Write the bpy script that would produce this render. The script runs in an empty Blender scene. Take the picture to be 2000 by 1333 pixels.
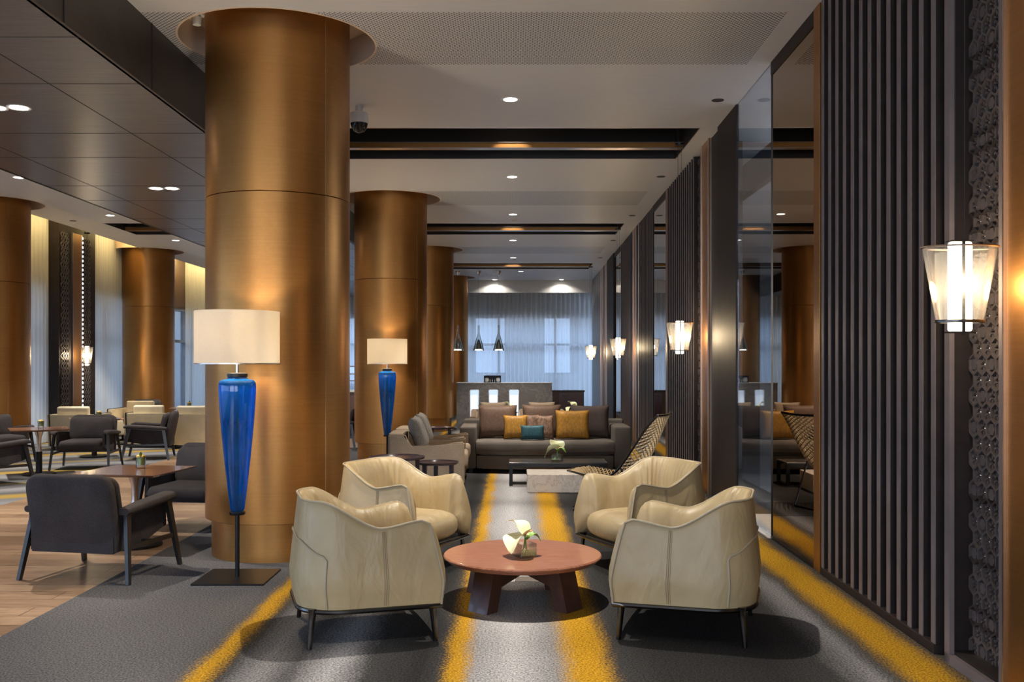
import bpy, bmesh, math, random
from mathutils import Vector, Matrix
random.seed(7)
PI = math.pi
S = bpy.context.scene
COL = S.collection
def R(d): return math.radians(d)

# ------------------------------------------------------------ camera, world, large lights, exposure
CAMZ = 1.45
cam_d = bpy.data.cameras.new('camera'); cam = bpy.data.objects.new('camera', cam_d); COL.objects.link(cam)
cam.location = (0, 0, CAMZ); cam.rotation_euler = (PI/2, 0, 0)
cam_d.sensor_width = 36; cam_d.lens = 36*1900/2000
cam_d.shift_x = -3/2000; cam_d.shift_y = 45.5/2000
cam_d.clip_end = 200
S.camera = cam
w = bpy.data.worlds.new('world'); S.world = w; w.use_nodes = True
bg = w.node_tree.nodes['Background']; bg.inputs[0].default_value = (0.50, 0.70, 1.0, 1); bg.inputs[1].default_value = 3.1
S.view_settings.view_transform = 'Standard'; S.view_settings.look = 'None'
S.view_settings.exposure = 0.65; S.view_settings.gamma = 1
S.view_settings.use_curve_mapping = False
S.cycles.use_denoising = True
S.cycles.max_bounces = 9; S.cycles.diffuse_bounces = 4; S.cycles.glossy_bounces = 5
S.cycles.transmission_bounces = 6; S.cycles.transparent_max_bounces = 16
S.cycles.sample_clamp_indirect = 6; S.cycles.caustics_reflective = False; S.cycles.caustics_refractive = False
def area(name, loc, rot, sx, sy, power, color):
    d = bpy.data.lights.new(name, 'AREA'); d.shape = 'RECTANGLE'; d.size = sx; d.size_y = sy; d.energy = power; d.color = color
    o = bpy.data.objects.new(name, d); COL.objects.link(o); o.location = loc; o.rotation_euler = rot; return o
# added warm fill lights behind the camera, set at the openings of wall_back
area('rear_fill_light', (0.0, -4.9, 2.0), (R(100), 0, 0), 3.6, 3.0, 52, (1.0, 0.84, 0.66))
area('rear_fill_light', (-5.5, -4.9, 2.0), (R(100), 0, 0), 5.0, 3.0, 90, (1.0, 0.88, 0.74))
SPOT_W = 330; SPOTCOL = (1.0, 0.93, 0.84)

# ------------------------------------------------------------ helpers
def link(name, me, mat=None, parent=None, loc=None, rot=None):
    o = bpy.data.objects.new(name, me); COL.objects.link(o)
    if mat is not None and me is not None: me.materials.append(mat)
    if parent is not None: o.parent = parent
    if loc is not None: o.location = loc
    if rot is not None: o.rotation_euler = (0, 0, rot) if not hasattr(rot, '__len__') else rot
    return o
class MB:
    def __init__(s): s.bm = bmesh.new()
    def box(s, x0, x1, y0, y1, z0, z1, r=0, seg=3, M=None):
        vs = [s.bm.verts.new(p) for p in [(x0,y0,z0),(x1,y0,z0),(x1,y1,z0),(x0,y1,z0),(x0,y0,z1),(x1,y0,z1),(x1,y1,z1),(x0,y1,z1)]]
        fs = [s.bm.faces.new([vs[i] for i in f]) for f in [(3,2,1,0),(4,5,6,7),(0,1,5,4),(1,2,6,5),(2,3,7,6),(3,0,4,7)]]
        if r > 0:
            es = list({e for f in fs for e in f.edges})
            g = bmesh.ops.bevel(s.bm, geom=es, offset=r, segments=seg, profile=.5, affect='EDGES', clamp_overlap=True)
            vs = list({v for f in g['faces'] for v in f.verts} | {v for v in vs if v.is_valid})
        if M is not None: bmesh.ops.transform(s.bm, matrix=M, verts=[v for v in vs if v.is_valid])
        return s
    def ring(s, pts): return [s.bm.verts.new(p) for p in pts]
    def loft(s, rings, closed=True, cap0=False, cap1=False):
        rs = [s.ring(r) for r in rings]
        for a, b in zip(rs[:-1], rs[1:]):
            n = len(a)
            for i in range(n if closed else n-1):
                j = (i+1) % n
                s.bm.faces.new((a[i], a[j], b[j], b[i]))
        if cap0: s.bm.faces.new(list(reversed(rs[0])))
        if cap1: s.bm.faces.new(rs[-1])
        return s
    def lathe(s, prof, n=32, c=(0,0,0), cap0=True, cap1=True):
        rings = [[(c[0]+r*math.cos(2*PI*i/n), c[1]+r*math.sin(2*PI*i/n), c[2]+z) for i in range(n)] for r, z in prof]
        return s.loft(rings, True, cap0, cap1)
    def tube(s, pts, r, n=8, closed=False):
        pts = [Vector(p) for p in pts]; m = len(pts)
        rr = r if hasattr(r, '__len__') else [r]*m
        rings = []; nrm = None
        for i, p in enumerate(pts):
            if closed: t = pts[(i+1) % m]-pts[i-1]
            else: t = pts[min(i+1, m-1)]-pts[max(i-1, 0)]
            t.normalize()
            if nrm is None:
                nrm = t.cross(Vector((0,0,1)))
                if nrm.length < .1: nrm = t.cross(Vector((1,0,0)))
            nrm = (nrm - t*nrm.dot(t)).normalized(); b = t.cross(nrm)
            rings.append([p + (nrm*math.cos(2*PI*k/n)+b*math.sin(2*PI*k/n))*rr[i] for k in range(n)])
        if closed: rings.append(rings[0])
        return s.loft(rings, True, not closed, not closed)
    def bar(s, a, b, wx, wy, wx2=None, wy2=None, up=(1,0,0)):
        # tapered rectangular bar from a to b
        a = Vector(a); b = Vector(b); t = (b-a).normalized(); u = Vector(up); u = (u-t*u.dot(t)).normalized(); v = t.cross(u)
        wx2 = wx if wx2 is None else wx2; wy2 = wy if wy2 is None else wy2
        q = lambda p, X, Y: [p+u*X/2+v*Y/2, p-u*X/2+v*Y/2, p-u*X/2-v*Y/2, p+u*X/2-v*Y/2]
        return s.loft([q(a, wx, wy), q(b, wx2, wy2)], True, True, True)
    def poly_prism(s, pts, ax, d0, d1):
        # pts 2D polygon, ax = 'x','y','z' extrusion axis
        f = {'x': lambda p, d: (d, p[0], p[1]), 'y': lambda p, d: (p[0], d, p[1]), 'z': lambda p, d: (p[0], p[1], d)}[ax]
        return s.loft([[f(p, d0) for p in pts], [f(p, d1) for p in pts]], True, True, True)
    def ell(s, c, rad, n=16, m=10, M=None):
        rings = []
        for j in range(m+1):
            th = -PI/2+PI*j/m; cz = max(math.cos(th), .02)
            rings.append([(c[0]+rad[0]*cz*math.cos(2*PI*i/n), c[1]+rad[1]*cz*math.sin(2*PI*i/n), c[2]+rad[2]*math.sin(th)) for i in range(n)])
        return s.loft(rings, True, True, True)
    def pillow(s, w, h, t, n=14, pinch=.06):
        # cushion standing in the x-z plane, thickness along y, base at z=0
        def P(i, j, side):
            a = -1+2*i/n; b = -1+2*j/n
            th = t/2*(max(0, (1-a**4))*max(0, (1-b**4)))**.55
            k = 1-pinch*(1-abs(a)**2)*abs(b)**6
            kk = 1-pinch*(1-abs(b)**2)*abs(a)**6
            return (w/2*a*kk, side*th, h/2+h/2*b*k)
        g = {}
        for side in (1, -1):
            for i in range(n+1):
                for j in range(n+1):
                    e = i in (0, n) or j in (0, n)
                    if e and side == -1: g[(i,j,-1)] = g[(i,j,1)]
                    else: g[(i,j,side)] = s.bm.verts.new(P(i,j,side))
            for i in range(n):
                for j in range(n):
                    q = [g[(i,j,side)], g[(i+1,j,side)], g[(i+1,j+1,side)], g[(i,j+1,side)]]
                    s.bm.faces.new(q if side == -1 else list(reversed(q)))
        return s
    def xf(s, M):
        bmesh.ops.transform(s.bm, matrix=M, verts=s.bm.verts[:]); return s
    def build(s, name, mat, parent=None, smooth=False, loc=None, rot=None, ang=40):
        bmesh.ops.recalc_face_normals(s.bm, faces=s.bm.faces[:])
        me = bpy.data.meshes.new(name); s.bm.to_mesh(me); s.bm.free()
        if smooth:
            for p in me.polygons: p.use_smooth = True
            try: me.set_sharp_from_angle(angle=R(ang))
            except Exception: pass
        return link(name, me, mat, parent, loc, rot)
def T(x, y, z): return Matrix.Translation((x, y, z))
def RZ(a): return Matrix.Rotation(a, 4, 'Z')
def RX(a): return Matrix.Rotation(a, 4, 'X')
def RY(a): return Matrix.Rotation(a, 4, 'Y')
def tag(o, label=None, cat=None, group=None, kind=None):
    if label: o['label'] = label
    if cat: o['category'] = cat
    if group: o['group'] = group
    if kind: o['kind'] = kind
    return o
def thing(name, label, cat, loc=(0,0,0), rot=0, group=None):
    o = bpy.data.objects.new(name, None); COL.objects.link(o); o.empty_display_size = .1
    o.location = loc; o.rotation_euler = (0, 0, rot)
    return tag(o, label, cat, group)
def dup(root, loc, rot, label, group=None):
    def cp(o, par):
        c = o.copy(); COL.objects.link(c); c.parent = par
        for ch in [x for x in KIDS.get(o.name, [])]: cp(ch, c)
        return c
    global KIDS
    KIDS = {}
    for o in bpy.data.objects:
        if o.parent: KIDS.setdefault(o.parent.name, []).append(o)
    c = cp(root, None); c.location = loc; c.rotation_euler = (0, 0, rot); c['label'] = label
    if group: c['group'] = group
    return c
KIDS = {}
def st(o, label=None): o['kind'] = 'structure'; \
    (o.__setitem__('label', label) if label else None); return o
def spot(parent, loc, power, size=70, blend=.25, rad=.03, color=SPOTCOL, rot=(0,0,0)):
    d = bpy.data.lights.new('lamp_light', 'SPOT'); d.energy = power; d.spot_size = R(size); d.spot_blend = blend
    d.shadow_soft_size = rad; d.color = color
    o = bpy.data.objects.new('lamp_light', d); COL.objects.link(o); o.parent = parent; o.location = loc; o.rotation_euler = rot; return o
def point(parent, loc, power, rad=.04, color=(1, .85, .65)):
    d = bpy.data.lights.new('lamp_light', 'POINT'); d.energy = power; d.shadow_soft_size = rad; d.color = color
    o = bpy.data.objects.new('lamp_light', d); COL.objects.link(o); o.parent = parent; o.location = loc; return o
def smooth01(a, b, x):
    t = min(1, max(0, (x-a)/(b-a))); return t*t*(3-2*t)

# ------------------------------------------------------------ materials
class N:
    def __init__(s, name):
        s.m = bpy.data.materials.new(name); s.m.use_nodes = True; s.nt = s.m.node_tree
        s.p = s.nt.nodes['Principled BSDF']; s.out = s.nt.nodes['Material Output']
    def n(s, t, **kw):
        x = s.nt.nodes.new(t)
        for k, v in kw.items():
            if k in x.inputs.keys() if isinstance(k, str) else False: x.inputs[k].default_value = v
            else: setattr(x, k, v)
        return x
    def l(s, a, b): s.nt.links.new(a, b)
    def math(s, op, a, b=None, c=None):
        x = s.nt.nodes.new('ShaderNodeMath'); x.operation = op
        for i, v in enumerate((a, b, c)):
            if v is None: continue
            if isinstance(v, (int, float)): x.inputs[i].default_value = v
            else: s.l(v, x.inputs[i])
        return x.outputs[0]
    def coord(s, kind='Object'): return s.n('ShaderNodeTexCoord').outputs[kind]
    def world(s): return s.n('ShaderNodeNewGeometry').outputs['Position']
    def mapping(s, vec, scale=(1,1,1), rot=(0,0,0)):
        m = s.n('ShaderNodeMapping'); m.inputs['Scale'].default_value = scale; m.inputs['Rotation'].default_value = rot
        s.l(vec, m.inputs['Vector']); return m.outputs[0]
    def noise(s, vec, scale, detail=3, rough=.5, dist=0):
        x = s.n('ShaderNodeTexNoise'); x.inputs['Scale'].default_value = scale; x.inputs['Detail'].default_value = detail
        x.inputs['Roughness'].default_value = rough; x.inputs['Distortion'].default_value = dist
        s.l(vec, x.inputs['Vector']); return x.outputs['Fac']
    def ramp(s, fac, stops, interp='LINEAR'):
        r = s.n('ShaderNodeValToRGB'); cr = r.color_ramp; cr.interpolation = interp
        while len(cr.elements) < len(stops): cr.elements.new(0.5)
        for e, (p, c) in zip(cr.elements, stops):
            e.position = p; e.color = (*c, 1) if len(c) == 3 else c
        s.l(fac, r.inputs[0]); return r.outputs[0]
    def bump(s, h, strength=.3, dist=.01):
        b = s.n('ShaderNodeBump'); b.inputs['Strength'].default_value = strength; b.inputs['Distance'].default_value = dist
        s.l(h, b.inputs['Height']); s.l(b.outputs[0], s.p.inputs['Normal'])
    def set(s, **kw):
        for k, v in kw.items():
            i = s.p.inputs[{'color':'Base Color','rough':'Roughness','metal':'Metallic','spec':'Specular IOR Level','coat':'Coat Weight','coatr':'Coat Roughness','em':'Emission Color','ems':'Emission Strength','trans':'Transmission Weight','ior':'IOR','aniso':'Anisotropic','sheen':'Sheen Weight'}[k]]
            i.default_value = (*v, 1) if hasattr(v, '__len__') and len(v) == 3 else v
        return s
def simple(name, color, rough=.5, metal=0, var=.12, vs=8, bump=0, bs=60, **kw):
    a = N(name); a.set(rough=rough, metal=metal, **kw); co = a.coord()
    if var:
        f = a.noise(co, vs, 4)
        lo = tuple(c*(1-var) for c in color); hi = tuple(min(1, c*(1+var)) for c in color)
        a.l(a.ramp(f, [(.3, lo), (.7, hi)]), a.p.inputs['Base Color'])
    else: a.set(color=color)
    if bump: a.bump(a.noise(co, bs, 3), bump, .003)
    return a.m
def fabric(name, color, scale=350, var=.35, bump=.4, rough=.9):
    a = N(name); a.set(rough=rough, spec=.2); co = a.coord()
    f = a.noise(a.mapping(co, (1, 1, .5)), scale, 2)
    g = a.noise(co, 5, 2)
    mix = a.math('ADD', a.math('MULTIPLY', f, .7), a.math('MULTIPLY', g, .3))
    a.l(a.ramp(mix, [(.35, tuple(c*(1-var) for c in color)), (.65, tuple(min(1, c*(1+var)) for c in color))]), a.p.inputs['Base Color'])
    a.bump(f, bump, .002); return a.m
def leather():
    a = N('cream_leather'); a.set(rough=.42, spec=.45); co = a.coord()
    g = a.noise(co, 4, 3)
    a.l(a.ramp(g, [(.3, (.405, .305, .160)), (.7, (.475, .36, .195))]), a.p.inputs['Base Color'])
    w1 = a.noise(a.mapping(co, (1, 1, .45)), 7, 3, .5, .6)
    w2 = a.noise(co, 220, 2)
    a.bump(a.math('ADD', w1, a.math('MULTIPLY', w2, .03)), .55, .035); return a.m
def bronze():
    a = N('patinated_bronze'); co = a.coord()
    a.set(metal=.87)
    st_ = a.noise(a.mapping(co, (.6, .6, 25)), 3, 4, .6)
    bl = a.noise(co, 1.2, 4, .5, .2); fi = a.noise(co, 40, 3, .6)
    m = a.math('ADD', a.math('MULTIPLY', bl, .6), a.math('ADD', a.math('MULTIPLY', st_, .25), a.math('MULTIPLY', fi, .15)))
    a.l(a.ramp(m, [(.3, (.31, .135, .036)), (.5, (.39, .18, .05)), (.72, (.47, .235, .072))]), a.p.inputs['Base Color'])
    a.l(a.ramp(a.math('ADD', a.math('MULTIPLY', bl, .6), a.math('MULTIPLY', st_, .4)), [(.3, (.40,)*3), (.7, (.34,)*3)]), a.p.inputs['Roughness'])
    return a.m
def wood(name, c1, c2, scale=6, rough=.35, stretch=(1, 12, 1), coat=.2):
    a = N(name); a.set(rough=rough, coat=coat); co = a.coord()
    f = a.noise(a.mapping(co, stretch), scale, 5, .6, .8)
    g = a.noise(a.mapping(co, tuple(s*4 for s in stretch)), scale*3, 3)
    m = a.math('ADD', a.math('MULTIPLY', f, .75), a.math('MULTIPLY', g, .25))
    a.l(a.ramp(m, [(.35, c1), (.65, c2)]), a.p.inputs['Base Color']); return a.m
def thin_glass(name, tint=(1,1,1), gloss=.12, diff=.0, rough=.03, fr=True, ns=90):
    a = N(name); nt = a.nt; nt.nodes.remove(a.p)
    tr = a.n('ShaderNodeBsdfTransparent'); tr.inputs[0].default_value = (*tint, 1)
    gl = a.n('ShaderNodeBsdfGlossy'); gl.inputs['Roughness'].default_value = rough
    mx = a.n('ShaderNodeMixShader')
    if fr:
        lw = a.n('ShaderNodeLayerWeight'); lw.inputs[0].default_value = .25
        a.l(a.math('ADD', a.math('MULTIPLY', lw.outputs['Fresnel'], .7), gloss), mx.inputs[0])
    else: mx.inputs[0].default_value = gloss
    a.l(tr.outputs[0], mx.inputs[1]); a.l(gl.outputs[0], mx.inputs[2]); last = mx.outputs[0]
    if diff:
        df = a.n('ShaderNodeBsdfTranslucent'); df.inputs[0].default_value = (*[min(1, .2+t) for t in tint], 1)
        d2 = a.n('ShaderNodeBsdfDiffuse'); d2.inputs[0].default_value = (*tint, 1)
        ad = a.n('ShaderNodeMixShader'); ad.inputs[0].default_value = .5; a.l(df.outputs[0], ad.inputs[1]); a.l(d2.outputs[0], ad.inputs[2])
        m2 = a.n('ShaderNodeMixShader')
        sp = a.noise(a.coord(), ns, 3)
        a.l(a.math('MULTIPLY', sp, diff*2), m2.inputs[0])
        a.l(last, m2.inputs[1]); a.l(ad.outputs[0], m2.inputs[2]); last = m2.outputs[0]
    a.l(last, a.out.inputs[0]); return a.m
def emit(name, color, strength):
    a = N(name); a.set(color=(.8,.8,.8), em=color, ems=strength); return a.m
def curtain_mat(name, color, trans=.25):
    a = N(name); nt = a.nt; nt.nodes.remove(a.p)
    d = a.n('ShaderNodeBsdfDiffuse'); d.inputs[0].default_value = (*color, 1)
    t = a.n('ShaderNodeBsdfTranslucent'); t.inputs[0].default_value = (*color, 1)
    tr = a.n('ShaderNodeBsdfTransparent'); tr.inputs[0].default_value = (.96, .97, 1, 1)
    m = a.n('ShaderNodeMixShader'); m.inputs[0].default_value = .55; a.l(d.outputs[0], m.inputs[1]); a.l(t.outputs[0], m.inputs[2])
    m2 = a.n('ShaderNodeMixShader'); m2.inputs[0].default_value = trans; a.l(m.outputs[0], m2.inputs[1]); a.l(tr.outputs[0], m2.inputs[2])
    a.l(m2.outputs[0], a.out.inputs[0]); return a.m
def carpet():
    a = N('striped_carpet'); a.set(rough=.95, spec=.1)
    pos = a.world(); sx = a.n('ShaderNodeSeparateXYZ'); a.l(pos, sx.inputs[0])
    fine = a.noise(pos, 75, 3, .8); mid = a.noise(a.mapping(pos, (1, .25, 1)), 9, 4, .6)
    x = a.math('ADD', sx.outputs[0], a.math('MULTIPLY', a.math('SUBTRACT', fine, .5), .26))
    x = a.math('ADD', x, a.math('MULTIPLY', a.math('SUBTRACT', mid, .5), .10))
    u = a.math('DIVIDE', a.math('ADD', x, 3.0), 5.4)
    g = lambda v, t=0: (v*1.02, v*.98, v*(.96+t))
    G = (.43, .225, .014)
    X = [(-3, g(.095,.06)), (-1.66, g(.105)), (-1.53, g(.09)), (-1.49, G), (-1.44, G), (-1.38, g(.03)), (-1.2, g(.20)), (-1.05, g(.07)),
         (-.86, g(.34)), (-.70, g(.045)), (-.45, g(.02)), (-.345, g(.04)), (-.30, G), (-.245, G), (-.20, g(.26)), (0, g(.40)), (.2, g(.22)),
         (.295, G), (.42, G), (.50, g(.04)), (.7, g(.022)), (1.25, g(.018)), (1.5, g(.035)), (1.68, g(.20)), (1.77, g(.05)), (1.86, G), (2.0, G), (2.10, g(.05)), (2.4, g(.04))]
    c = a.ramp(u, [((xx+3)/5.4, cc) for xx, cc in X])
    mul = a.n('ShaderNodeMix'); mul.data_type = 'RGBA'; mul.blend_type = 'MULTIPLY'; mul.inputs[0].default_value = 1
    a.l(c, mul.inputs[6]); a.l(a.ramp(a.noise(pos, 95, 3, .85), [(.36, (.25,)*3), (.64, (1.75,)*3)]), mul.inputs[7])
    a.l(mul.outputs[2], a.p.inputs['Base Color'])
    a.bump(a.noise(pos, 300, 2), .6, .004)
    return a.m
def carpet_side():
    a = N('side_carpet'); a.set(rough=.95, spec=.1); pos = a.world()
    m = a.mapping(pos, (1, 1, 1), (0, 0, R(62))); sx = a.n('ShaderNodeSeparateXYZ'); a.l(m, sx.inputs[0])
    fine = a.noise(pos, 110, 2, .7)
    x = a.math('ADD', sx.outputs[0], a.math('MULTIPLY', fine, .12))
    u = a.math('FRACT', a.math('DIVIDE', x, 2.6))
    g = lambda v: (v*1.0, v*.98, v*1.0); G = (.30, .20, .05)
    a.l(a.ramp(u, [(0, g(.10)), (.15, g(.2)), (.3, g(.07)), (.38, G), (.44, G), (.5, g(.16)), (.62, g(.24)), (.75, g(.09)), (.86, g(.14)), (.92, G), (.95, g(.1))]), a.p.inputs['Base Color'])
    return a.m
def ceiling_mat():
    a = N('brushed_ceiling_paint'); a.set(rough=.42, spec=.35)
    pos = a.world(); sx = a.n('ShaderNodeSeparateXYZ'); a.l(pos, sx.inputs[0]); X, Y = sx.outputs[0], sx.outputs[1]
    p = 27.0
    def dots(off):
        fx = a.math('SUBTRACT', a.math('FRACT', a.math('ADD', a.math('MULTIPLY', X, p), off)), .5)
        fy = a.math('SUBTRACT', a.math('FRACT', a.math('ADD', a.math('MULTIPLY', Y, p), off)), .5)
        d = a.math('ADD', a.math('MULTIPLY', fx, fx), a.math('MULTIPLY', fy, fy))
        return a.math('LESS_THAN', d, .050)
    dd = a.math('MAXIMUM', dots(0.0), dots(0.5))
    zone = None
    for y0, y1 in ((6.93, 8.14), (14.1, 15.35), (20.8, 22.05)):
        z = a.math('MULTIPLY', a.math('GREATER_THAN', Y, y0), a.math('LESS_THAN', Y, y1))
        zone = z if zone is None else a.math('ADD', zone, z)
    zone = a.math('MULTIPLY', zone, a.math('MULTIPLY', a.math('LESS_THAN', X, 1.95), a.math('GREATER_THAN', X, -2.69)))
    f = a.math('MULTIPLY', dd, zone)
    br = a.noise(a.mapping(pos, (1, 30, 1)), 3, 3)
    base = a.ramp(br, [(.3, (.66, .665, .69)), (.7, (.72, .725, .75))])
    mx = a.n('ShaderNodeMix'); mx.data_type = 'RGBA'; a.l(f, mx.inputs[0]); a.l(base, mx.inputs[6]); mx.inputs[7].default_value = (.03, .03, .03, 1)
    a.l(mx.outputs[2], a.p.inputs['Base Color']); return a.m
def planks():
    a = N('oak_planks'); a.set(rough=.32, spec=.5); pos = a.world()
    b = a.n('ShaderNodeTexBrick'); b.offset = .5; b.inputs['Scale'].default_value = 1; b.inputs['Brick Width'].default_value = 1.9; b.inputs['Row Height'].default_value = .2
    b.inputs['Mortar Size'].default_value = .004; b.inputs['Color1'].default_value = (.44, .29, .18, 1); b.inputs['Color2'].default_value = (.27, .165, .10, 1); b.inputs['Mortar'].default_value = (.12, .07, .04, 1)
    a.l(pos, b.inputs['Vector'])
    g = a.noise(a.mapping(pos, (1.2, 14, 1)), 4, 5, .6, .5)
    mul = a.n('ShaderNodeMix'); mul.data_type = 'RGBA'; mul.blend_type = 'MULTIPLY'; mul.inputs[0].default_value = 1
    a.l(b.outputs[0], mul.inputs[6]); a.l(a.ramp(g, [(.3, (.55, .52, .5)), (.7, (1.2, 1.2, 1.2))]), mul.inputs[7]); a.l(mul.outputs[2], a.p.inputs['Base Color'])
    return a.m
def stone(name, c1, c2, vein, rough=.3, scale=2.5):
    a = N(name); a.set(rough=rough); co = a.coord()
    f = a.noise(co, scale, 6, .6, 1.2); v = a.noise(co, scale*1.3, 8, .7, 2.2)
    vv = a.math('ABSOLUTE', a.math('SUBTRACT', v, .5))
    base = a.ramp(f, [(.3, c1), (.7, c2)])
    mx = a.n('ShaderNodeMix'); mx.data_type = 'RGBA'; a.l(a.ramp(vv, [(0, (.8,)*3), (.025, (0,)*3)]), mx.inputs[0]); a.l(base, mx.inputs[6]); mx.inputs[7].default_value = (*vein, 1)
    a.l(mx.outputs[2], a.p.inputs['Base Color']); return a.m

M = dict(
    leather=leather(), bronze=bronze(), carpet=carpet(), carpet2=carpet_side(), ceil=ceiling_mat(), planks=planks(),
    piping=simple('leather_piping', (.40, .33, .22), .45, var=.05), stitch=simple('leather_stitching', (.27, .2, .11), .6, var=0),
    gun=simple('gunmetal', (.10, .095, .09), .22, 1, .1), steel=simple('polished_steel', (.65, .63, .6), .18, 1, .05),
    blackm=simple('black_metal', (.018, .018, .02), .35, .6, .1), black=simple('matt_black', (.010, .009, .009), .6),
    slat=simple('lit_mauve_veneer', (.155, .125, .122), .45, 0, .12, 6, .25, 260, spec=.45),
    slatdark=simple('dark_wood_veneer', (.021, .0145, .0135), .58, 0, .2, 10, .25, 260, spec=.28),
    lattice=simple('dark_lattice_metal', (.13, .108, .104), .4, .3, .15),
    glint=emit('glowing_cream_strip', (1, .90, .66), .42),
    trimline=simple('light_bronze_edge', (.55, .45, .38), .28, 1, .05),
    soffit=wood('grey_soffit_veneer', (.085, .080, .088), (.15, .143, .152), 3, .30, (1, 14, 1), 0),
    soffitside=wood('brown_fascia_veneer', (.028, .024, .023), (.05, .043, .041), 3, .45, (8, 1, 1), 0),
    joint=simple('shadow_joint', (.012, .011, .012), .8),
    paint=simple('white_paint', (.72, .70, .67), .7, 0, .04), cove=simple('warm_lit_recess', (.80, .62, .47), .6, 0, .04),  # cove: peach tone stands in for warm light inside the recess
    darkwall=simple('dark_wall', (.03, .026, .025), .6), greyfab=fabric('charcoal_weave', (.044, .037, .037), 300, .4),
    taupe=fabric('taupe_velvet', (.33, .25, .175), 160, .18, .25), sofafab=fabric('brown_grey_wool', (.125, .105, .088), 280, .3),
    tweed=fabric('grey_tweed', (.22, .20, .175), 240, .55), brownp=fabric('brown_satin', (.13, .078, .052), 60, .2, .2, .6),
    darkp=fabric('dark_brown_wool', (.075, .055, .047), 120, .2), goldp=fabric('gold_silk', (.38, .185, .03), 45, .25, .3, .5),
    tealp=fabric('teal_silk', (.03, .09, .11), 60, .3, .3, .55), patp=fabric('taupe_brocade', (.22, .13, .085), 38, .5, .4, .6),
    ash=simple('black_stained_ash', (.016, .015, .016), .35, 0, .2, 20), cherry=wood('red_cherry_wood', (.22, .075, .040), (.43, .19, .115), 4, .30, (2, 22, 2), .3),
    cherrydark=wood('walnut_trestle', (.045, .018, .011), (.085, .034, .02), 5, .35, (4, 4, 1), .2),
    tabletop=wood('brown_table_veneer', (.16, .075, .045), (.26, .13, .08), 5, .22, (1, 10, 1), .4),
    marble=stone('cream_marble', (.55, .49, .42), (.68, .62, .55), (.36, .27, .2), .3), greystone=stone('grey_stone', (.115, .105, .098), (.17, .155, .145), (.25, .24, .23), .45, 1.6),
    palestone=stone('pale_stone', (.40, .41, .43), (.52, .53, .55), (.6, .6, .6), .3, 1.0), tile=stone('corridor_tile', (.16, .16, .17), (.24, .24, .25), (.3, .3, .3), .08, .8),
    creamcube=simple('cream_hide', (.66, .56, .38), .5, 0, .06), darkedge=simple('dark_seat_edging', (.02, .018, .02), .5),
    wick=simple('tan_cord', (.52, .38, .21), .55, 0, .15, 30, .3, 200), vasegl=thin_glass('clear_glass', (.95, .97, .96), .10),
    panegl=thin_glass('window_glass', (.95, .97, 1), .04), lantgl=thin_glass('seeded_glass', (.97, .95, .92), .03, .045, .06),
    cobalt=thin_glass('cobalt_glass', (.010, .27, .80), .06, .26, .03, True, 4),
    bluecore=simple('cobalt_liner', (.0, .12, .45), .2, 0, 0), sheer=curtain_mat('sheer_curtain', (.86, .88, .90), .09), pelmet=curtain_mat('sheer_side_curtain', (.86, .86, .84), .06),
    shade=None, bulb=emit('lit_bulb', (1, .93, .82), 14), tubeem=emit('frosted_light_tube', (1, .88, .68), 3), lit=emit('lit_diffuser', (1, .95, .88), 14),
    niche=emit('cool_lit_panel', (.60, .78, 1), .62), petal=simple('cream_petal', (.86, .88, .55), .4, 0, .08, 20), spadix=simple('orange_spadix', (.8, .32, .12), .5),
    leaf=simple('green_leaf', (.16, .33, .04), .4, 0, .2, 20), yflower=simple('yellow_flower', (.85, .55, .12), .6, 0, .2, 40), water=thin_glass('water', (.8, .9, .6), .08),
    red=simple('oxblood_lacquer', (.085, .012, .018), .25), white=simple('white_lacquer', (.8, .8, .78), .3, 0, .03), brownpanel=simple('brown_laminate', (.12, .065, .045), .4),
    stoneext=simple('facade_render', (.42, .40, .38), .8, 0, .1, .5), ground=simple('paving', (.3, .3, .3), .9),
)
def mirror_mat(name, tint, rough=.0):
    a = N(name); a.nt.nodes.remove(a.p); g = a.n('ShaderNodeBsdfGlossy'); g.inputs[0].default_value = (*tint, 1); g.inputs['Roughness'].default_value = rough
    a.l(g.outputs[0], a.out.inputs[0]); return a.m
M['mirror'] = mirror_mat('bronze_mirror', (.50, .41, .33)); M['mirrorclear'] = mirror_mat('grey_mirror', (.74, .71, .68))
M['doorgl'] = thin_glass('reflective_door_glass', (.86, .88, .92), .36, 0, .0, fr=False)
a = N('linen_lampshade'); a.nt.nodes.remove(a.p)
d = a.n('ShaderNodeBsdfDiffuse'); d.inputs[0].default_value = (.85, .80, .72, 1); t = a.n('ShaderNodeBsdfTranslucent')
wv = a.noise(a.mapping(a.coord(), (1, 1, 3)), 120, 2)
a.l(a.ramp(wv, [(.3, (.88, .80, .66)), (.7, (.97, .91, .80))]), t.inputs[0])
mx = a.n('ShaderNodeMixShader'); mx.inputs[0].default_value = .5; a.l(d.outputs[0], mx.inputs[1]); a.l(t.outputs[0], mx.inputs[2]); a.l(mx.outputs[0], a.out.inputs[0])
M['shade'] = a.m

# ------------------------------------------------------------ right wall coordinates (the wall runs 0.55 degrees off the view axis)
WA = math.atan(.0096); WX0 = 2.06
def W(yw, xw=0, z=0): return (WX0 + yw*math.sin(WA) + xw*math.cos(WA), yw*math.cos(WA) - xw*math.sin(WA), z)
def wobj(mb, name, mat, y0, parent=None, smooth=False):
    # mesh drawn in (xw, yw-y0, z); placed on the wall line
    if parent is None: return mb.build(name, mat, None, smooth, loc=W(y0), rot=-WA)
    return mb.build(name, mat, parent, smooth)
CZ = 3.96

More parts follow.
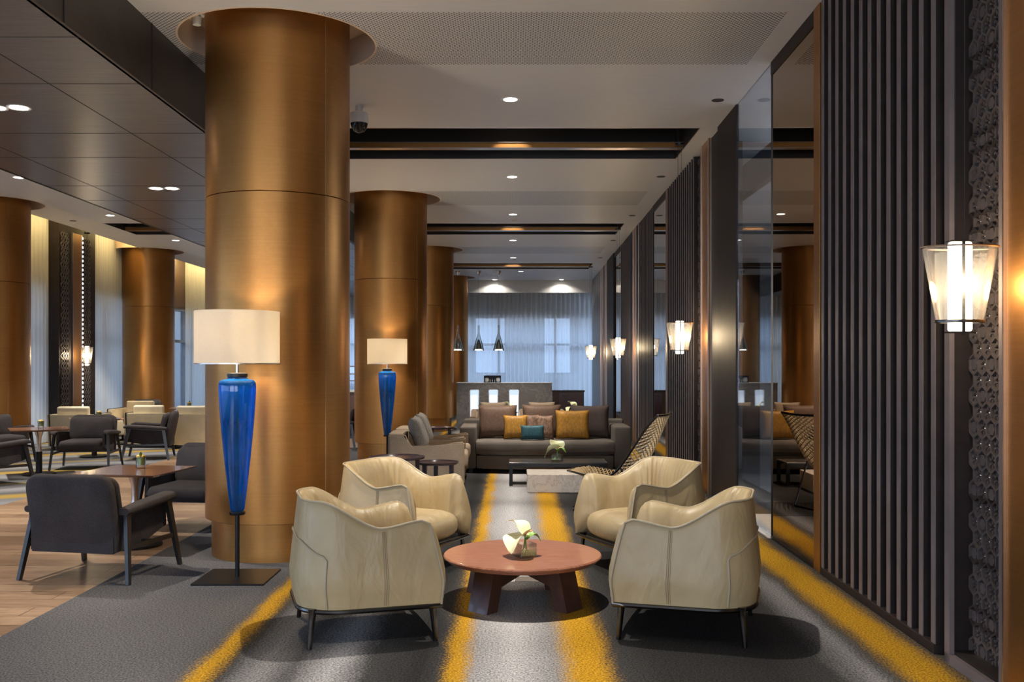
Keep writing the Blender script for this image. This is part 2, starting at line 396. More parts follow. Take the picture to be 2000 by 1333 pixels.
# ------------------------------------------------------------ floor and ceiling
st(MB().box(-2.73, 2.9, -5, 30.2, -.12, 0).build('floor', M['carpet']), 'grey carpet with golden yellow stripes running along the room')
st(MB().box(-5.27, -2.73, -5, 30.2, -.12, 0).build('floor', M['planks']), 'oak plank walkway')
st(MB().box(-9.3, -5.27, -5, 30.2, -.12, 0).build('floor', M['carpet2']), 'grey and gold patterned carpet of the window side')
st(MB().box(2.9, 9, 4, 30.2, -.12, 0).build('floor', M['tile']), 'polished grey tile floor behind the glass')
PILLARS = [(-1.83, 7.58), (-1.86, 14.75), (-1.86, 21.3), (-1.86, 28.1)]
LPILL = [(-8.1, 8.0), (-8.1, 15.1), (-8.1, 21.6)]
BANDS = [(10.32, 11.86), (17.3, 18.8), (24.1, 25.6)]
def filled_plate(name, rect, rects, circles, z0, z1, mat):
    cu = bpy.data.curves.new(name, 'CURVE'); cu.dimensions = '2D'; cu.fill_mode = 'BOTH'; cu.extrude = (z1-z0)/2
    def add(pts):
        s = cu.splines.new('POLY'); s.points.add(len(pts)-1); s.use_cyclic_u = True
        for q, p in zip(s.points, pts): q.co = (p[0], p[1], 0, 1)
    x0, x1, y0, y1 = rect; add([(x0,y0),(x1,y0),(x1,y1),(x0,y1)])
    for x0, x1, y0, y1 in rects: add([(x0,y0),(x1,y0),(x1,y1),(x0,y1)])
    for cx, cy, r, n in circles: add([(cx+r*math.cos(2*PI*i/n), cy+r*math.sin(2*PI*i/n)) for i in range(n)])
    tmp = bpy.data.objects.new('tmp', cu); COL.objects.link(tmp)
    dg = bpy.context.evaluated_depsgraph_get(); me = bpy.data.meshes.new_from_object(tmp.evaluated_get(dg))
    bpy.data.objects.remove(tmp); bpy.data.curves.remove(cu)
    me.materials.clear(); me.name = name
    return link(name, me, mat, None, (0, 0, (z0+z1)/2))
DL = [(-.03, 2.4), (-.03, 5.95), (-.03, 9.22), (-.02, 13.03), (-.01, 16.3), (-.01, 19.7), (-.01, 22.9)]
DARKH = [(1.94, 9.24), (1.97, 13.0), (2.0, 16.4), (2.02, 19.7), (2.04, 22.9)]
WASH = [(.20, 26.3), (-.56, 28.84), (1.42, 28.84)]
LDL = [(-6.65, 9.8), (-6.65, 13.07), (-6.8, 16.4), (-6.84, 19.7), (-6.84, 23.0)]
LDH = [(-6.0, 14.9), (-6.0, 19.0), (-7.7, 17.0)]
SOF = [(-4.0, 4.1), (-3.98, 7.65), (-4.01, 11.16), (-4.01, 14.7), (-4.01, 18.2), (-4.01, 22)]
circ = [(x, y, .75, 96) for x, y in PILLARS] + [(x, y, .078, 28) for x, y in DL+DARKH[:0]+WASH] + [(x, y, .05, 20) for x, y in DARKH]
c = filled_plate('ceiling', (-2.68, 2.9, -5, 29.1), [(-2.60, 1.97, a_, b_) for a_, b_ in BANDS], circ, CZ, CZ+.04, M['ceil']); st(c, 'pale grey ceiling with perforated bands')
circ = [(x, y, .75, 96) for x, y in LPILL] + [(x, y, .078, 28) for x, y in LDL] + [(x, y, .05, 20) for x, y in LDH]
circ = [q for q in circ if q[3] != 96]
# the ring of each window-side pillar is cut where the ceiling edge meets the curtain pocket
c = filled_plate('ceiling', (-7.34, -5.3, -5, 29.1), [(-7.30, -5.40, a_, b_) for a_, b_ in [(17.3, 18.8), (10.32, 11.86), (24.1, 25.6)]], circ, CZ, CZ+.04, M['ceil']); st(c, 'pale ceiling of the window side')
mb = MB()
prev = -5
for cy in [q[1] for q in LPILL]:
    mb.box(-8.05, -7.34, prev, cy-.80, CZ, CZ+.04)
    # crescent-shaped infill in front of the ring
    n = 28; arc = [(-8.1+.75*math.cos(t_), cy+.75*math.sin(t_)) for t_ in [R(-86+172*i/n) for i in range(n+1)]]
    pts = [(-7.34, cy-.80), (-7.34, cy+.80)]
    lo = [(x, y) for x, y in arc if y <= cy]; hi = [(x, y) for x, y in arc if y >= cy]
    rings_ = []
    for (x, y) in arc: rings_.append([(x, y, CZ), (-7.34, y, CZ), (-7.34, y, CZ+.04), (x, y, CZ+.04)])
    rings_ = [[(-8.05, cy-.80, CZ), (-7.34, cy-.80, CZ), (-7.34, cy-.80, CZ+.04), (-8.05, cy-.80, CZ+.04)]] + rings_ + [[(-8.05, cy+.80, CZ), (-7.34, cy+.80, CZ), (-7.34, cy+.80, CZ+.04), (-8.05, cy+.80, CZ+.04)]]
    mb.loft(rings_, True, True, True); prev = cy+.80
mb.box(-8.05, -7.34, prev, 29.1, CZ, CZ+.04)
st(mb.build('ceiling', M['paint']), 'pale ceiling margin above the curtains')
# upper deck closing the void above the ceilings
st(MB().box(-9.4, 9, -5, 30.3, 4.62, 4.72).build('ceiling', M['darkwall']), 'dark slab above the ceiling')
# soffit (lowered dark box)
mb = MB(); mb.box(-5.3, -2.68, -5, 29.1, 3.47, 3.50)
so = st(mb.build('ceiling', M['soffit']), 'lowered dark grey panelled soffit')
mb = MB(); mb.box(-2.70, -2.66, -5, 29.1, 3.47, 4.0); mb.box(-5.32, -5.28, -5, 29.1, 3.47, 4.0)
st(mb.build('trim_1', M['soffitside']), 'dark fascia boards of the soffit')
mb = MB()
for x in (-3.34, -4.77): mb.box(x-.004, x+.004, -5, 29.1, 3.4685, 3.4705)
for i in range(22):
    y = -3.0+i*1.25+(.25 if i % 2 else 0); mb.box(-5.3, -2.68, y-.004, y+.004, 3.4685, 3.4705)
st(mb.build('trim_2', M['joint'], None), 'shadow joints between the soffit panels')
mb = MB()
for y in (5.75, 7.15, 8.45, 12, 15.5, 19): mb.box(-2.66, -2.655, y-.004, y+.004, 3.47, CZ)
st(mb.build('trim_3', M['joint'], None), 'joints in the fascia')
# band recesses with bronze beams
def band(x0, x1, y0, y1, k, label):
    mb = MB(); t = .02
    mb.box(x0-t, x1+t, y0-t, y1+t, 4.42, 4.44); mb.box(x0-t, x0+.003, y0-t, y1+t, CZ+.001, 4.42); mb.box(x1-.003, x1+t, y0-t, y1+t, CZ+.001, 4.42)
    mb.box(x0, x1, y0-t, y0+.003, CZ+.001, 4.42); mb.box(x0, x1, y1-.003, y1+t, CZ+.001, 4.42)
    st(mb.build('ceiling', M['black']), label)
    b = thing('ceiling_beam', 'bronze beam with bright edges '+k, 'beam', ((x0+x1)/2, y0+.98, CZ), 0, None)
    h = (x1-x0)/2
    MB().box(-h, h, 0, .10, .010, .066, .002, 1).build('beam_face', M['bronze'], b)
    for z in (.002, .066): MB().box(-h, h, -.006, .10, z, z+.009).build('edge_strip', M['trimline'], b)
    for sx in (-1, 1): MB().box(sx*(h-.05)-.012, sx*(h-.05)+.012, .02, .08, .06, .46).build('hanger', M['black'], b)
    b2 = MB().box(x0, x1, y0-.006, y0, CZ-.006, CZ+.002).box(x0, x1, y1, y1+.006, CZ-.006, CZ+.002).box(x1, x1+.006, y0, y1, CZ-.006, CZ+.002)
    st(b2.build('trim_4', M['trimline']))
    return b
for i, (y0, y1) in enumerate(BANDS):
    band(-2.60, 1.97, y0, y1, ['in the nearest black ceiling slot', 'in the middle black ceiling slot', 'in the farthest black ceiling slot by the curtains'][i], 'black recessed slot in the ceiling')
    band(-7.30, -5.40, y0, y1, ['in the window-side ceiling slot, out past the near pillar', 'in the black slot of the window-side ceiling', 'in the far window-side ceiling slot'][i], 'black recessed slot in the window side ceiling')
# ------------------------------------------------------------ outer walls
st(MB().box(-9.3, 2.9, 29.1, 29.14, 3.59, 4.62).build('wall_far', M['paint']), 'white bulkhead above the far curtain')
st(MB().box(-9.3, 9, 29.76, 30.3, 2.92, 4.62).build('wall_far', M['paint']), 'wall over the far window')
st(MB().box(3.0, 9, 29.76, 30.3, 0, 2.92).build('wall_far', M['darkwall']))
st(MB().box(-9.4, -8.76, -5, 30.3, 2.92, 4.62).build('wall_left', M['brownpanel']), 'wall above the side windows')
st(MB().box(-8.75, -8.05, -5, 29.1, 4.30, 4.32).build('ceiling', M['paint']), 'curtain pocket top')
st(MB().box(-8.07, -8.05, -5, 29.1, CZ, 4.30).build('trim_5', M['paint']))
mb = MB(); mb.box(-9.4, 9, -5.3, -5.1, 3.55, 4.7); mb.box(-9.4, 9, -5.3, -5.1, 0, .45)
for x in (-9.2, -2.5, 2.2): mb.box(x-.35, x+.35, -5.3, -5.1, 0, 3.6)
mb.box(2.2, 9, -5.3, -5.1, 0, 3.6)
st(mb.build('wall_back', M['darkwall']), 'wall behind the viewpoint')
def window(n, x0, x1, y0, y1, mulls, along='y'):
    r = bpy.data.objects.new('window_%d' % n, None); COL.objects.link(r); r['kind'] = 'structure'; r['label'] = 'tall grey-framed window'
    mb = MB()
    if along == 'y':
        for y in mulls: mb.box(x0, x0+.12, y-.035, y+.035, 0, 2.92)
        for z in (.0, 2.02, 2.86): mb.box(x0, x0+.12, y0, y1, z, z+.07)
        mb.build('window_frame', M['steelpaint'], r)
        MB().box(x0+.05, x0+.058, y0, y1, 0, 2.92).build('window_pane', M['panegl'], r)
    else:
        for x in mulls: mb.box(x-.035, x+.035, y0, y0+.12, 0, 2.92)
        for z in (.0, 2.02, 2.86): mb.box(x0, x1, y0, y0+.12, z, z+.07)
        mb.build('window_frame', M['steelpaint'], r)
        MB().box(x0, x1, y0+.05, y0+.058, 0, 2.92).build('window_pane', M['panegl'], r)
M['steelpaint'] = simple('grey_window_paint', (.35, .38, .42), .4)
window(1, -8.90, -8.90, -5, 30.1, [-5+1.35*i for i in range(27)])
window(2, -9.1, 3.0, 29.80, 29.80, [-9.1+1.73*i for i in range(8)], 'x')
# outside
st(MB().box(-40, 40, 30.3, 70, -.6, -.5).box(-40, -9.4, -20, 30.3, -.6, -.5).build('ground', M['ground']))
mb = MB()
mb.box(-14, 16, 44, 52, -.5, 1.0); mb.box(-14, 16, 44, 52, 4.2, 6.4)
for i in range(9): mb.box(-14+i*3.4, -12.2+i*3.4, 44, 52, 1.0, 4.2)
st(mb.build('facade', M['stoneext']), 'building across the street seen through the sheer curtain')
st(MB().box(-26, -19, 10, 27, -.5, 12).box(-26,-19,34,60,-.5,9).build('facade', M['stoneext']), 'building across the side street')
# ------------------------------------------------------------ curtains
def curtain(name, label, a, b, z0, z1, plane, axis, mat, pitch=.145, amp=.045, n_per=10):
    L = b-a; n = int(L/pitch*n_per); mb = MB(); lo = []; hi = []
    cols = []
    for i in range(n+1):
        s = a+L*i/n
        ph = 2*PI*s/pitch+.7*math.sin(s*3.1)+.5*math.sin(s*7.7)
        o1 = amp*math.sin(ph)*(.8+.3*math.sin(s*1.7)); o2 = amp*1.15*math.sin(ph+.25*math.sin(s*5))*(.75+.35*math.sin(s*2.3+1))
        q = []
        for k in range(7):
            z = z1+(z0-z1)*k/6; o = o1+(o2-o1)*k/6
            q.append((s, plane+o, z) if axis == 'x' else (plane+o, s, z))
        cols.append(q)
    mb.loft(cols, False)
    o = mb.build(name, mat, None, True, ang=180); return tag(o, label, 'curtain')
curtain('sheer_curtain', 'wide white sheer curtain across the far end window', -8.0, 2.75, .01, 3.75, 29.62, 'x', M['sheer'])
curtain('sheer_curtain', 'white sheer curtain between the first bronze pillar of the window side and the dark pier', 9.2, 18.0, .01, 4.22, -8.62, 'y', M['pelmet'])
curtain('sheer_curtain', 'white sheer curtain just beyond the dark lattice pier', 19.75, 21.9, .01, 4.22, -8.62, 'y', M['pelmet'])
curtain('sheer_curtain', 'white sheer curtain beside the uncovered window panes', 25.6, 29.0, .01, 4.22, -8.62, 'y', M['pelmet'])
# cove light strips above the side curtains
for y0, y1, wh in ((9.2, 18.0, 'the near side curtain'), (19.7, 29.0, 'the far side curtains')):
    o = tag(MB().box(-8.20, -8.14, y0, y1, 4.24, 4.28).build('cove_light', emit('warm_cove_led', (1, .74, .30), 16)), 'warm strip light hidden in the ceiling pocket above '+wh, 'strip light')

# ------------------------------------------------------------ pillars
def pillar(x, y, label, seam_z=(2.71,), idx=0, rt=CZ+.215, name='column'):
    c = thing(name, label, 'column', (x, y, 0), 0, None)
    top = rt
    zs = [.285]+list(seam_z)+[top]
    mb = MB()
    prof = []
    for i in range(len(zs)-1):
        mb.lathe([(.543, zs[i]), (.547, zs[i]+.003), (.547, zs[i+1]-.006), (.543, zs[i+1]-.003)], 96, cap0=(i == 0), cap1=True)
    mb.build('shaft', M['bronze'], c, True)
    MB().lathe([(.50, 0), (.50, .285)], 80).build('plinth', M['bronze'], c, True)
    mb = MB()
    for ang in (R(-38), R(140)): mb.box(-.0015, .0015, .5465, .5485, .29, top).xf(RZ(0)) if False else mb.box(-.0015, .0015, .546, .5482, .29, top, M=RZ(ang+PI/2+PI))
    mb.build('vertical_seam', M['stitch'], c)
    return c
lbl = ['bronze-clad round column closest to the camera, behind the large blue lamp', 'bronze-clad round column behind the smaller blue lamp', 'bronze-clad round column third in the row, at the end of the bar', 'bronze-clad round column by the far sheer curtain']
for i, (x, y) in enumerate(PILLARS): pillar(x, y, lbl[i])
lbl = ['bronze-clad column of the window side, nearest the viewpoint', 'bronze-clad column cut by the left picture edge', 'bronze-clad column on the window side beside the dark lattice pier']
for i, (x, y) in enumerate(LPILL): pillar(x, y, lbl[i])
for (x, y) in PILLARS+LPILL:
    mb = MB(); mb.lathe([(.745, CZ-.004), (.76, CZ-.004), (.76, CZ+.24), (.745, CZ+.24), (.745, CZ-.004)], 96, (x, y, 0), False, False)
    mb.lathe([(.75, CZ+.22), (.53, CZ+.22)], 96, (x, y, 0), False, False)
    st(mb.build('ceiling', M['cove'], None, True), 'round recess in the ceiling around a column')

# ------------------------------------------------------------ right wall elements
mb = MB(); mb.box(.28, .40, -5, 8.0, 0, 3.95).box(.28, .40, 10.9, 28.9, 0, 3.95)
st(mb.build('wall_right', M['darkwall'], None, loc=W(0), rot=-WA), 'dark backing wall behind the panels')
def slats(y0, y1, label, n=None, pitch=.148, zt=CZ, first=None):
    t = thing('slatted_panel', label, 'wall panel', W((y0+y1)/2), -WA, 'slatted panels of the mirror wall'); m = (y0+y1)/2
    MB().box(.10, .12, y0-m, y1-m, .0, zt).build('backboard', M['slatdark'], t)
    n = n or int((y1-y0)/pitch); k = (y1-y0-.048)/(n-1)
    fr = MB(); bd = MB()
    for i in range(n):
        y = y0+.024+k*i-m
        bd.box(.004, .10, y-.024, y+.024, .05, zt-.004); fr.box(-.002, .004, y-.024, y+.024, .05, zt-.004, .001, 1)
    bd.build('slat_bodies', M['slatdark'], t); fr.build('slat_faces', M['slat'], t)  # paler fronts: light falling on the slats is put into their colour
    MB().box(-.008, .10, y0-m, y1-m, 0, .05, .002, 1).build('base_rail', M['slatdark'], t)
    return t
def flat(y0, y1, mat, label, name, cat, d=.0, z0=0, z1=CZ, edge=None, th=.1, group=None):
    m = (y0+y1)/2
    t = thing(name, label, cat, W(m), -WA, group)
    MB().box(d, d+th, y0-m, y1-m, z0, z1, .002, 1).build('panel', mat, t)
    if edge:
        for y in (y0-m, y1-m-.012): MB().box(d-.012, d+.02, y, y+.012, z0, z1).build('edge_strip', M['trimline'], t)
    return t
def lattice(y0, y1, label, r=.05, d=.09, z0=.07, z1=CZ-.02, bar=.011, group='lattice screens', loc=None, rot=None, flip=1):
    m = (y0+y1)/2
    t = thing('lattice_screen', label, 'screen', loc or W(m), -WA if rot is None else rot, group)
    mb = MB(); dx = r*math.sqrt(3); dz = r*1.5
    nz = int((z1-z0)/dz)+1; ny = int((y1-y0)/dx)+2; done = set(); Wd = (y1-y0)/2
    for i in range(nz):
        for j in range(-1, ny):
            cy = -Wd+j*dx+(dx/2 if i % 2 else 0); cz = z0+i*dz+r*.6
            vs = [(cy+r*math.cos(R(30+60*k)), cz+r*math.sin(R(30+60*k))) for k in range(6)]
            for k in range(6):
                a_, b_ = vs[k], vs[(k+1) % 6]
                key = (round((a_[0]+b_[0])/2, 3), round((a_[1]+b_[1])/2, 3))
                if key in done: continue
                done.add(key)
                if max(abs(a_[0]), abs(b_[0])) > Wd+.001 or min(a_[1], b_[1]) < z0 or max(a_[1], b_[1]) > z1: continue
                mb.bar((d+.012, a_[0], a_[1]), (d+.012, b_[0], b_[1]), .03, bar)
            if (i+2*(j % 2)) % 4 == 0 and abs(cy) < Wd-r*.7 and cz+r < z1:
                mb.poly_prism([(cy+r*.58*math.cos(R(60*k)), cz+r*.58*math.sin(R(60*k))) for k in range(6)], 'x', d, d+.02)
            elif abs(cy) < Wd-r*.5 and cz+r < z1:
                for k in range(3): 
                    an = R(60*k+30); c_, s_ = math.cos(an)*r*.5, math.sin(an)*r*.5
                    mb.bar((d+.014, cy-c_*.2-c_, cz-s_*1.2), (d+.014, cy-c_*.55, cz-s_*.55), .02, bar*.8)
                    mb.bar((d+.014, cy+c_*.55, cz+s_*.55), (d+.014, cy+c_*1.2, cz+s_*1.2), .02, bar*.8)
    mb.build('lattice_mesh', M['lattice'], t)
    return t, mb
# near module
slats(4.86, 6.71, 'wide panel of dark vertical slats next to the large lantern', 13)
t, _ = lattice(4.205, 4.70, 'lattice screen in the deep dark frame beside the large lantern')
m = (4.205+4.70)/2
fr = MB(); fr.box(-.004, .02, 4.69-m, 4.745-m, 0, CZ).box(-.004, .10, 4.155-m, 4.205-m, 0, CZ).box(-.004, .02, 4.205-m, 4.745-m, 0, .05); fr.build('frame', M['slat'], t)
MB().box(.02, .24, 4.71-m, 4.77-m, 0, CZ).box(.02, .24, 4.205-m, 4.71-m, 0, .065).build('reveal', M['slatdark'], t)
MB().box(.135, .20, 4.70-m, 4.712-m, .066, CZ).build('glint_strip', M['glint'], t)  # added strip that glows by itself, giving glints through the lattice
MB().box(.20, .24, 4.14-m, 4.60-m, .05, CZ).build('backing', M['black'], t)
flat(4.745, 4.86, M['slatdark'], 'narrow dark strip between the slats and the lattice frame', 'wall_strip', 'wall panel', .06)
flat(3.2, 4.15, M['bronze'], 'bronze wall panel cut by the picture edge beside the large lantern', 'bronze_panel', 'wall panel', -.004, 0, CZ, True)
flat(-4.9, 3.19, M['slatdark'], 'dark veneer wall panel behind the viewpoint', 'veneer_panel', 'wall panel', 0, 0, CZ-.005)
# mirrors and glass
flat(6.71, 6.74, M['black'], 'black gap beside the bronze trim', 'wall_strip', 'wall panel', .02)
flat(6.74, 6.88, M['bronze'], 'slim bronze trim between the slats and the bronze-tinted mirror', 'bronze_trim', 'trim', -.004)
def mirror(y0, y1, mat, label):
    m = (y0+y1)/2; t = thing('wall_mirror', label, 'mirror', W(m), -WA, 'mirrors of the slatted wall')
    MB().box(.012, .02, y0-m, y1-m, .02, 3.86).build('mirror_glass', mat, t)
    MB().box(.0, .012, y0-m, y1-m, 3.86, CZ).build('header', M['slatdark'], t)
    MB().box(.0, .02, y0-m, y1-m, 0, .02).build('sill', M['blackm'], t)
    MB().box(.02, .10, y0-m, y1-m, 0, CZ).build('backing', M['black'], t)
    return t
mirror(6.88, 8.09, M['mirror'], 'tall bronze-tinted mirror reflecting the cord lounge chair')
mirror(14.05, 15.42, M['mirrorclear'], 'tall narrow mirror between two runs of slats')
mirror(20.5, 21.9, M['mirrorclear'], 'farthest tall mirror, beside the small lantern')
r = bpy.data.objects.new('door_1', None); COL.objects.link(r); r['kind'] = 'structure'; r['label'] = 'reflective glass door panel in the wall opening'
r.location = W(8.74); r.rotation_euler = (0, 0, -WA)
MB().box(.008, .016, -.65, .65, .01, CZ).build('door_pane', M['doorgl'], r)
MB().box(.004, .02, -.652, -.648, 0, CZ).build('door_edge', M['gun'], r)
MB().box(-.02, .5, -.66, .64, -.005, .006).build('threshold', M['marble'], r)
flat(9.39, 10.28, M['slatdark'], 'plain dark brown wall panel beside the glass door', 'veneer_panel', 'wall panel', -.004, 0, CZ, None, .03)
flat(10.28, 10.79, M['black'], 'black recessed strip between light metal edges', 'wall_strip', 'wall panel', .03, 0, CZ, True)
flat(10.79, 11.22, M['bronze'], 'tall bronze panel behind the second lantern', 'bronze_panel', 'wall panel', 0, 0, CZ, True)
lattice(11.24, 11.73, 'lattice strip beside the bronze panel behind the second lantern', .06, .05)
flat(11.24, 11.73, M['slatdark'], 'dark board behind the lattice strip of the second bay', 'backing_board', 'wall panel', .12, 0, CZ, None, .05)
slats(11.73, 13.88, 'panel of dark vertical slats behind the second lantern', 14)
flat(13.88, 14.04, M['bronze'], 'thin bronze trim beside the narrow mirror', 'bronze_trim', 'trim', 0)
slats(15.44, 17.26, 'panel of dark vertical slats between the narrow mirror and the thin bronze strip', 12)
flat(17.27, 17.68, M['slatdark'], 'dark strip on the near side of the thin bronze strip', 'veneer_panel', 'wall panel', 0, 0, CZ, True)
flat(17.69, 18.16, M['bronze'], 'thin bronze strip beside the third lantern', 'bronze_panel', 'wall panel', 0, 0, CZ, True)
flat(18.17, 18.65, M['slatdark'], 'dark strip on the far side of the thin bronze strip', 'veneer_panel', 'wall panel', 0, 0, CZ, None)
slats(18.67, 20.48, 'panel of dark vertical slats behind the third lantern', 12)
flat(21.92, 23.6, M['slatdark'], 'plain dark panel past the farthest mirror', 'veneer_panel', 'wall panel', -.02, 0, CZ, None)
for i, (a_, b_) in enumerate(((23.62, 24.1), (24.4, 24.9), (25.2, 25.7))):
    flat(a_, b_, [M['bronze'], M['slatdark'], M['bronze']][i], ['bronze strip nearest the far end of the mirror wall', 'dark strip between two bronze strips at the end of the wall', 'bronze strip beside the grey stone pier'][i], 'wall_strip', 'wall panel', 0, 0, CZ, True)
flat(24.1, 25.8, M['black'], 'black backing behind the farthest bronze strips', 'wall_strip', 'wall panel', .11, 0, CZ, None, .05)
flat(25.8, 28.9, M['greystone'], 'grey stone wall section beside the far curtain', 'stone_panel', 'wall panel', 0, 0, CZ, None)
# corridor behind the glass
st(MB().box(2.6, 9, 7.0, 30, 3.3, 3.36).build('ceiling', M['paint']), 'corridor ceiling')
st(MB().box(6.4, 6.6, 4, 20, 0, 3.3).box(2.5, 6.5, 6.9, 7.0, 0, 3.3).build('wall_corridor', M['palestone']), 'corridor wall')
tag(MB().box(4.35, 6.4, 18.6, 18.8, 0, 3.3).build('stone_wall_slab', M['palestone']), 'pale grey stone slab wall seen through the glass door', 'wall panel')
t = thing('corridor_pier', 'dark pier with a bronze edge seen through the glass door', 'pier', (4.0, 16.9, 0))
MB().box(-.05, .28, 0, .8, 0, 3.295).build('panel', M['slatdark'], t); MB().box(-.3, -.15, 0, .8, 0, 3.295).build('bronze_edge', M['bronze'], t); MB().box(-.15, -.05, .04, .8, 0, 3.295).build('black_gap', M['black'], t); MB().box(-.5, -.3, .1, .8, 0, 3.295).build('panel', M['slatdark'], t)
area('corridor_light', (4.2, 9.0, 3.25), (0, R(12), 0), 1.6, 3.4, 330, (.88, .94, 1))
# ------------------------------------------------------------ dark pier on the window side
t = thing('lattice_pier', 'dark pier with two lattice strips and a bronze strip between the side curtains', 'pier', (-8.4, 18.8, 0))
MB().box(-.33, -.02, -.78, .78, 0, 4.2).build('core', M['slatdark'], t)
MB().box(-.02, .0, .13-.02, .14+.02, 0, CZ).box(-.02, .01, -.27, -.25, 0, CZ).build('edge_strip', M['trimline'], t)
MB().box(-.02, -.004, -.25, .11, 0, CZ).build('bronze_strip', M['bronze'], t)
for yc, wd in ((-.55, .36), (.40, .36)):
    mb = MB(); rr = .045
    for i in range(int(3.9/(rr*2.1))):
        for j in range(3):
            cy, cz = yc-wd/2+rr+j*rr*2.2+(rr if i % 2 else 0)*.6, .05+rr+i*rr*2.1
            pts = [(-.006, cy+rr*math.cos(R(60*k)), cz+rr*math.sin(R(60*k))) for k in range(6)]
            for k in range(6): mb.bar(pts[k], pts[(k+1) % 6], .014, .012)
    mb.build('lattice_strip', M['lattice'], t)
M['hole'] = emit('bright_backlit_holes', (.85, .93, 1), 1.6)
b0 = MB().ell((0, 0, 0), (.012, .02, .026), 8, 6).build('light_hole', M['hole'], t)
for i in range(44):
    q = b0 if i == 0 else b0.copy()
    if i: COL.objects.link(q)
    q.location = (.0, .17, .12+i*.088)

# ------------------------------------------------------------ ceiling fixtures
def downlight(x, y, z, label, lit=True, power=SPOT_W, size=76, blend=.35, group='recessed ceiling downlights', r=.078, spotrot=(0,0,0), loff=-.02, narrow=.9):
    t = thing('downlight', label, 'downlight', (x, y, z), 0, group)
    MB().lathe([(r*.86, -.001), (r*1.14, -.004), (r*1.16, 0), (r*1.0, .003), (r*.98, .05), (r*.86, .05)], 28, cap0=False, cap1=False).build('trim_ring', M['white'] if lit else M['black'], t, True)
    if lit:
        MB().lathe([(r*.84, .014), (r*.80, .022)], 28, cap0=True, cap1=True).build('lens', M['lit'], t)
        if power:
            spot(t, (0, 0, loff), power, size, blend, rot=spotrot)
            if narrow: spot(t, (0, 0, loff), power*narrow, 30, .9)
    else: MB().lathe([(r*1.05, -.003), (r*1.05, .03)], 20).build('dark_baffle', M['black'], t)
    return t
names = ['over the viewpoint', 'above the round wooden table', 'in front of the first black slot', 'behind the first black slot', 'in front of the second black slot', 'behind the second black slot', 'in front of the farthest black slot']
for (x, y), nm in zip(DL, names): downlight(x, y, CZ, 'lit round downlight of the central row, '+nm)
for (x, y), nm in zip(DARKH, ['nearest of the row', 'second of the row', 'third of the row', 'fourth of the row', 'last of the row']):
    downlight(x, y, CZ, 'small unlit black ceiling hole by the mirror wall, '+nm, False, r=.05, group='unlit ceiling holes')
for (x, y), nm in zip(LDH, ['beside the soffit in front of the window-side slot', 'beside the soffit behind the window-side slot', 'next to the curtain pocket']):
    downlight(x, y, CZ, 'small unlit black ceiling hole '+nm, False, r=.05, group='unlit ceiling holes')
for (x, y), nm in zip(LDL, ['out past the near window-side column', 'beside the column at the left edge', 'in front of the window-side black slot', 'behind the window-side black slot', 'near the far window']):
    downlight(x, y, CZ, 'lit round downlight '+nm+' in the window-side ceiling', power=360)
for (x, y), nm in zip(WASH, ['just behind the farthest black slot', 'washing the bulkhead nearer the pendants', 'washing the bulkhead nearer the stone wall']):
    downlight(x, y, CZ, 'lit downlight '+nm, power=15, size=142, narrow=0)
def twin(x, y, nm):
    t = thing('twin_downlight', 'pair of lit spotlights in the dark soffit '+nm, 'downlight', (x, y, 3.47), 0, 'twin spotlights of the soffit')
    for s in (-1, 1):
        MB().lathe([(.068, -.001), (.09, -.005), (.092, 0)], 24, (s*.09, 0, 0), False, False).build('trim_ring', M['white'], t, True)
        MB().lathe([(.066, -.004), (.066, -.001)], 24, (s*.09, 0, 0)).build('lens', M['lit'], t)
    spot(t, (0, 0, -.03), 260, 80, .4)
for (x, y), nm in zip(SOF, ['over the viewpoint', 'nearest the camera', 'between the first and second columns', 'past the second column', 'past the third column', 'far down the soffit']): twin(x, y, nm)
for (y0, y1), nm in zip(BANDS, ['nearest', 'middle', 'farthest']):
    t = thing('slot_spotlight', 'small spotlight grazing the bronze beam inside the '+nm+' black slot', 'spotlight', (-.02, y0+.84, 4.42), 0, 'spotlights hidden in the slots')
    MB().lathe([(.05, -.14), (.055, -.13), (.055, 0)], 20, cap0=False).build('can', M['blackm'], t, True)
    MB().lathe([(.045, -.13), (.045, -.12)], 20).build('lens', M['lit'], t)
    spot(t, (0, .04, -.15), 60, 84, .35)
t = thing('dome_camera', 'white dome security camera hanging by the nearest column', 'security camera', (-1.50, 9.45, CZ))
MB().lathe([(.035, 0), (.035, -.05), (.085, -.07), (.09, -.14), (.088, -.17)][::-1], 28).build('housing', M['paint'], t, True)
MB().lathe([(.012, -.262), (.05, -.245), (.075, -.21), (.084, -.17)], 28).build('dome', simple('smoked_dome', (.02, .02, .02), .08), t, True)
t = thing('sprinkler', 'white ceiling sprinkler in the round recess by the nearest column', 'sprinkler', (-2.36, 7.25, CZ+.22))
MB().lathe([(.03, -.20), (.035, -.14), (.012, -.12), (.012, 0)], 16).build('head', M['white'], t, True)
MB().lathe([(.055, -.13), (.06, -.11), (.02, -.10)], 20).build('escutcheon', M['white'], t, True)
for (x, y), nm in (((.02, 16.9), 'ahead of the middle slot'), ((.02, 23.3), 'ahead of the farthest slot'), ((-5.8, 14.2), 'on the window-side ceiling')):
    t = thing('smoke_detector', 'small round ceiling sensor '+nm, 'sensor', (x, y, CZ), 0, 'ceiling sensors')
    MB().lathe([(.03, -.02), (.045, -.012), (.05, 0)], 20).build('body', M['paint'], t, True)

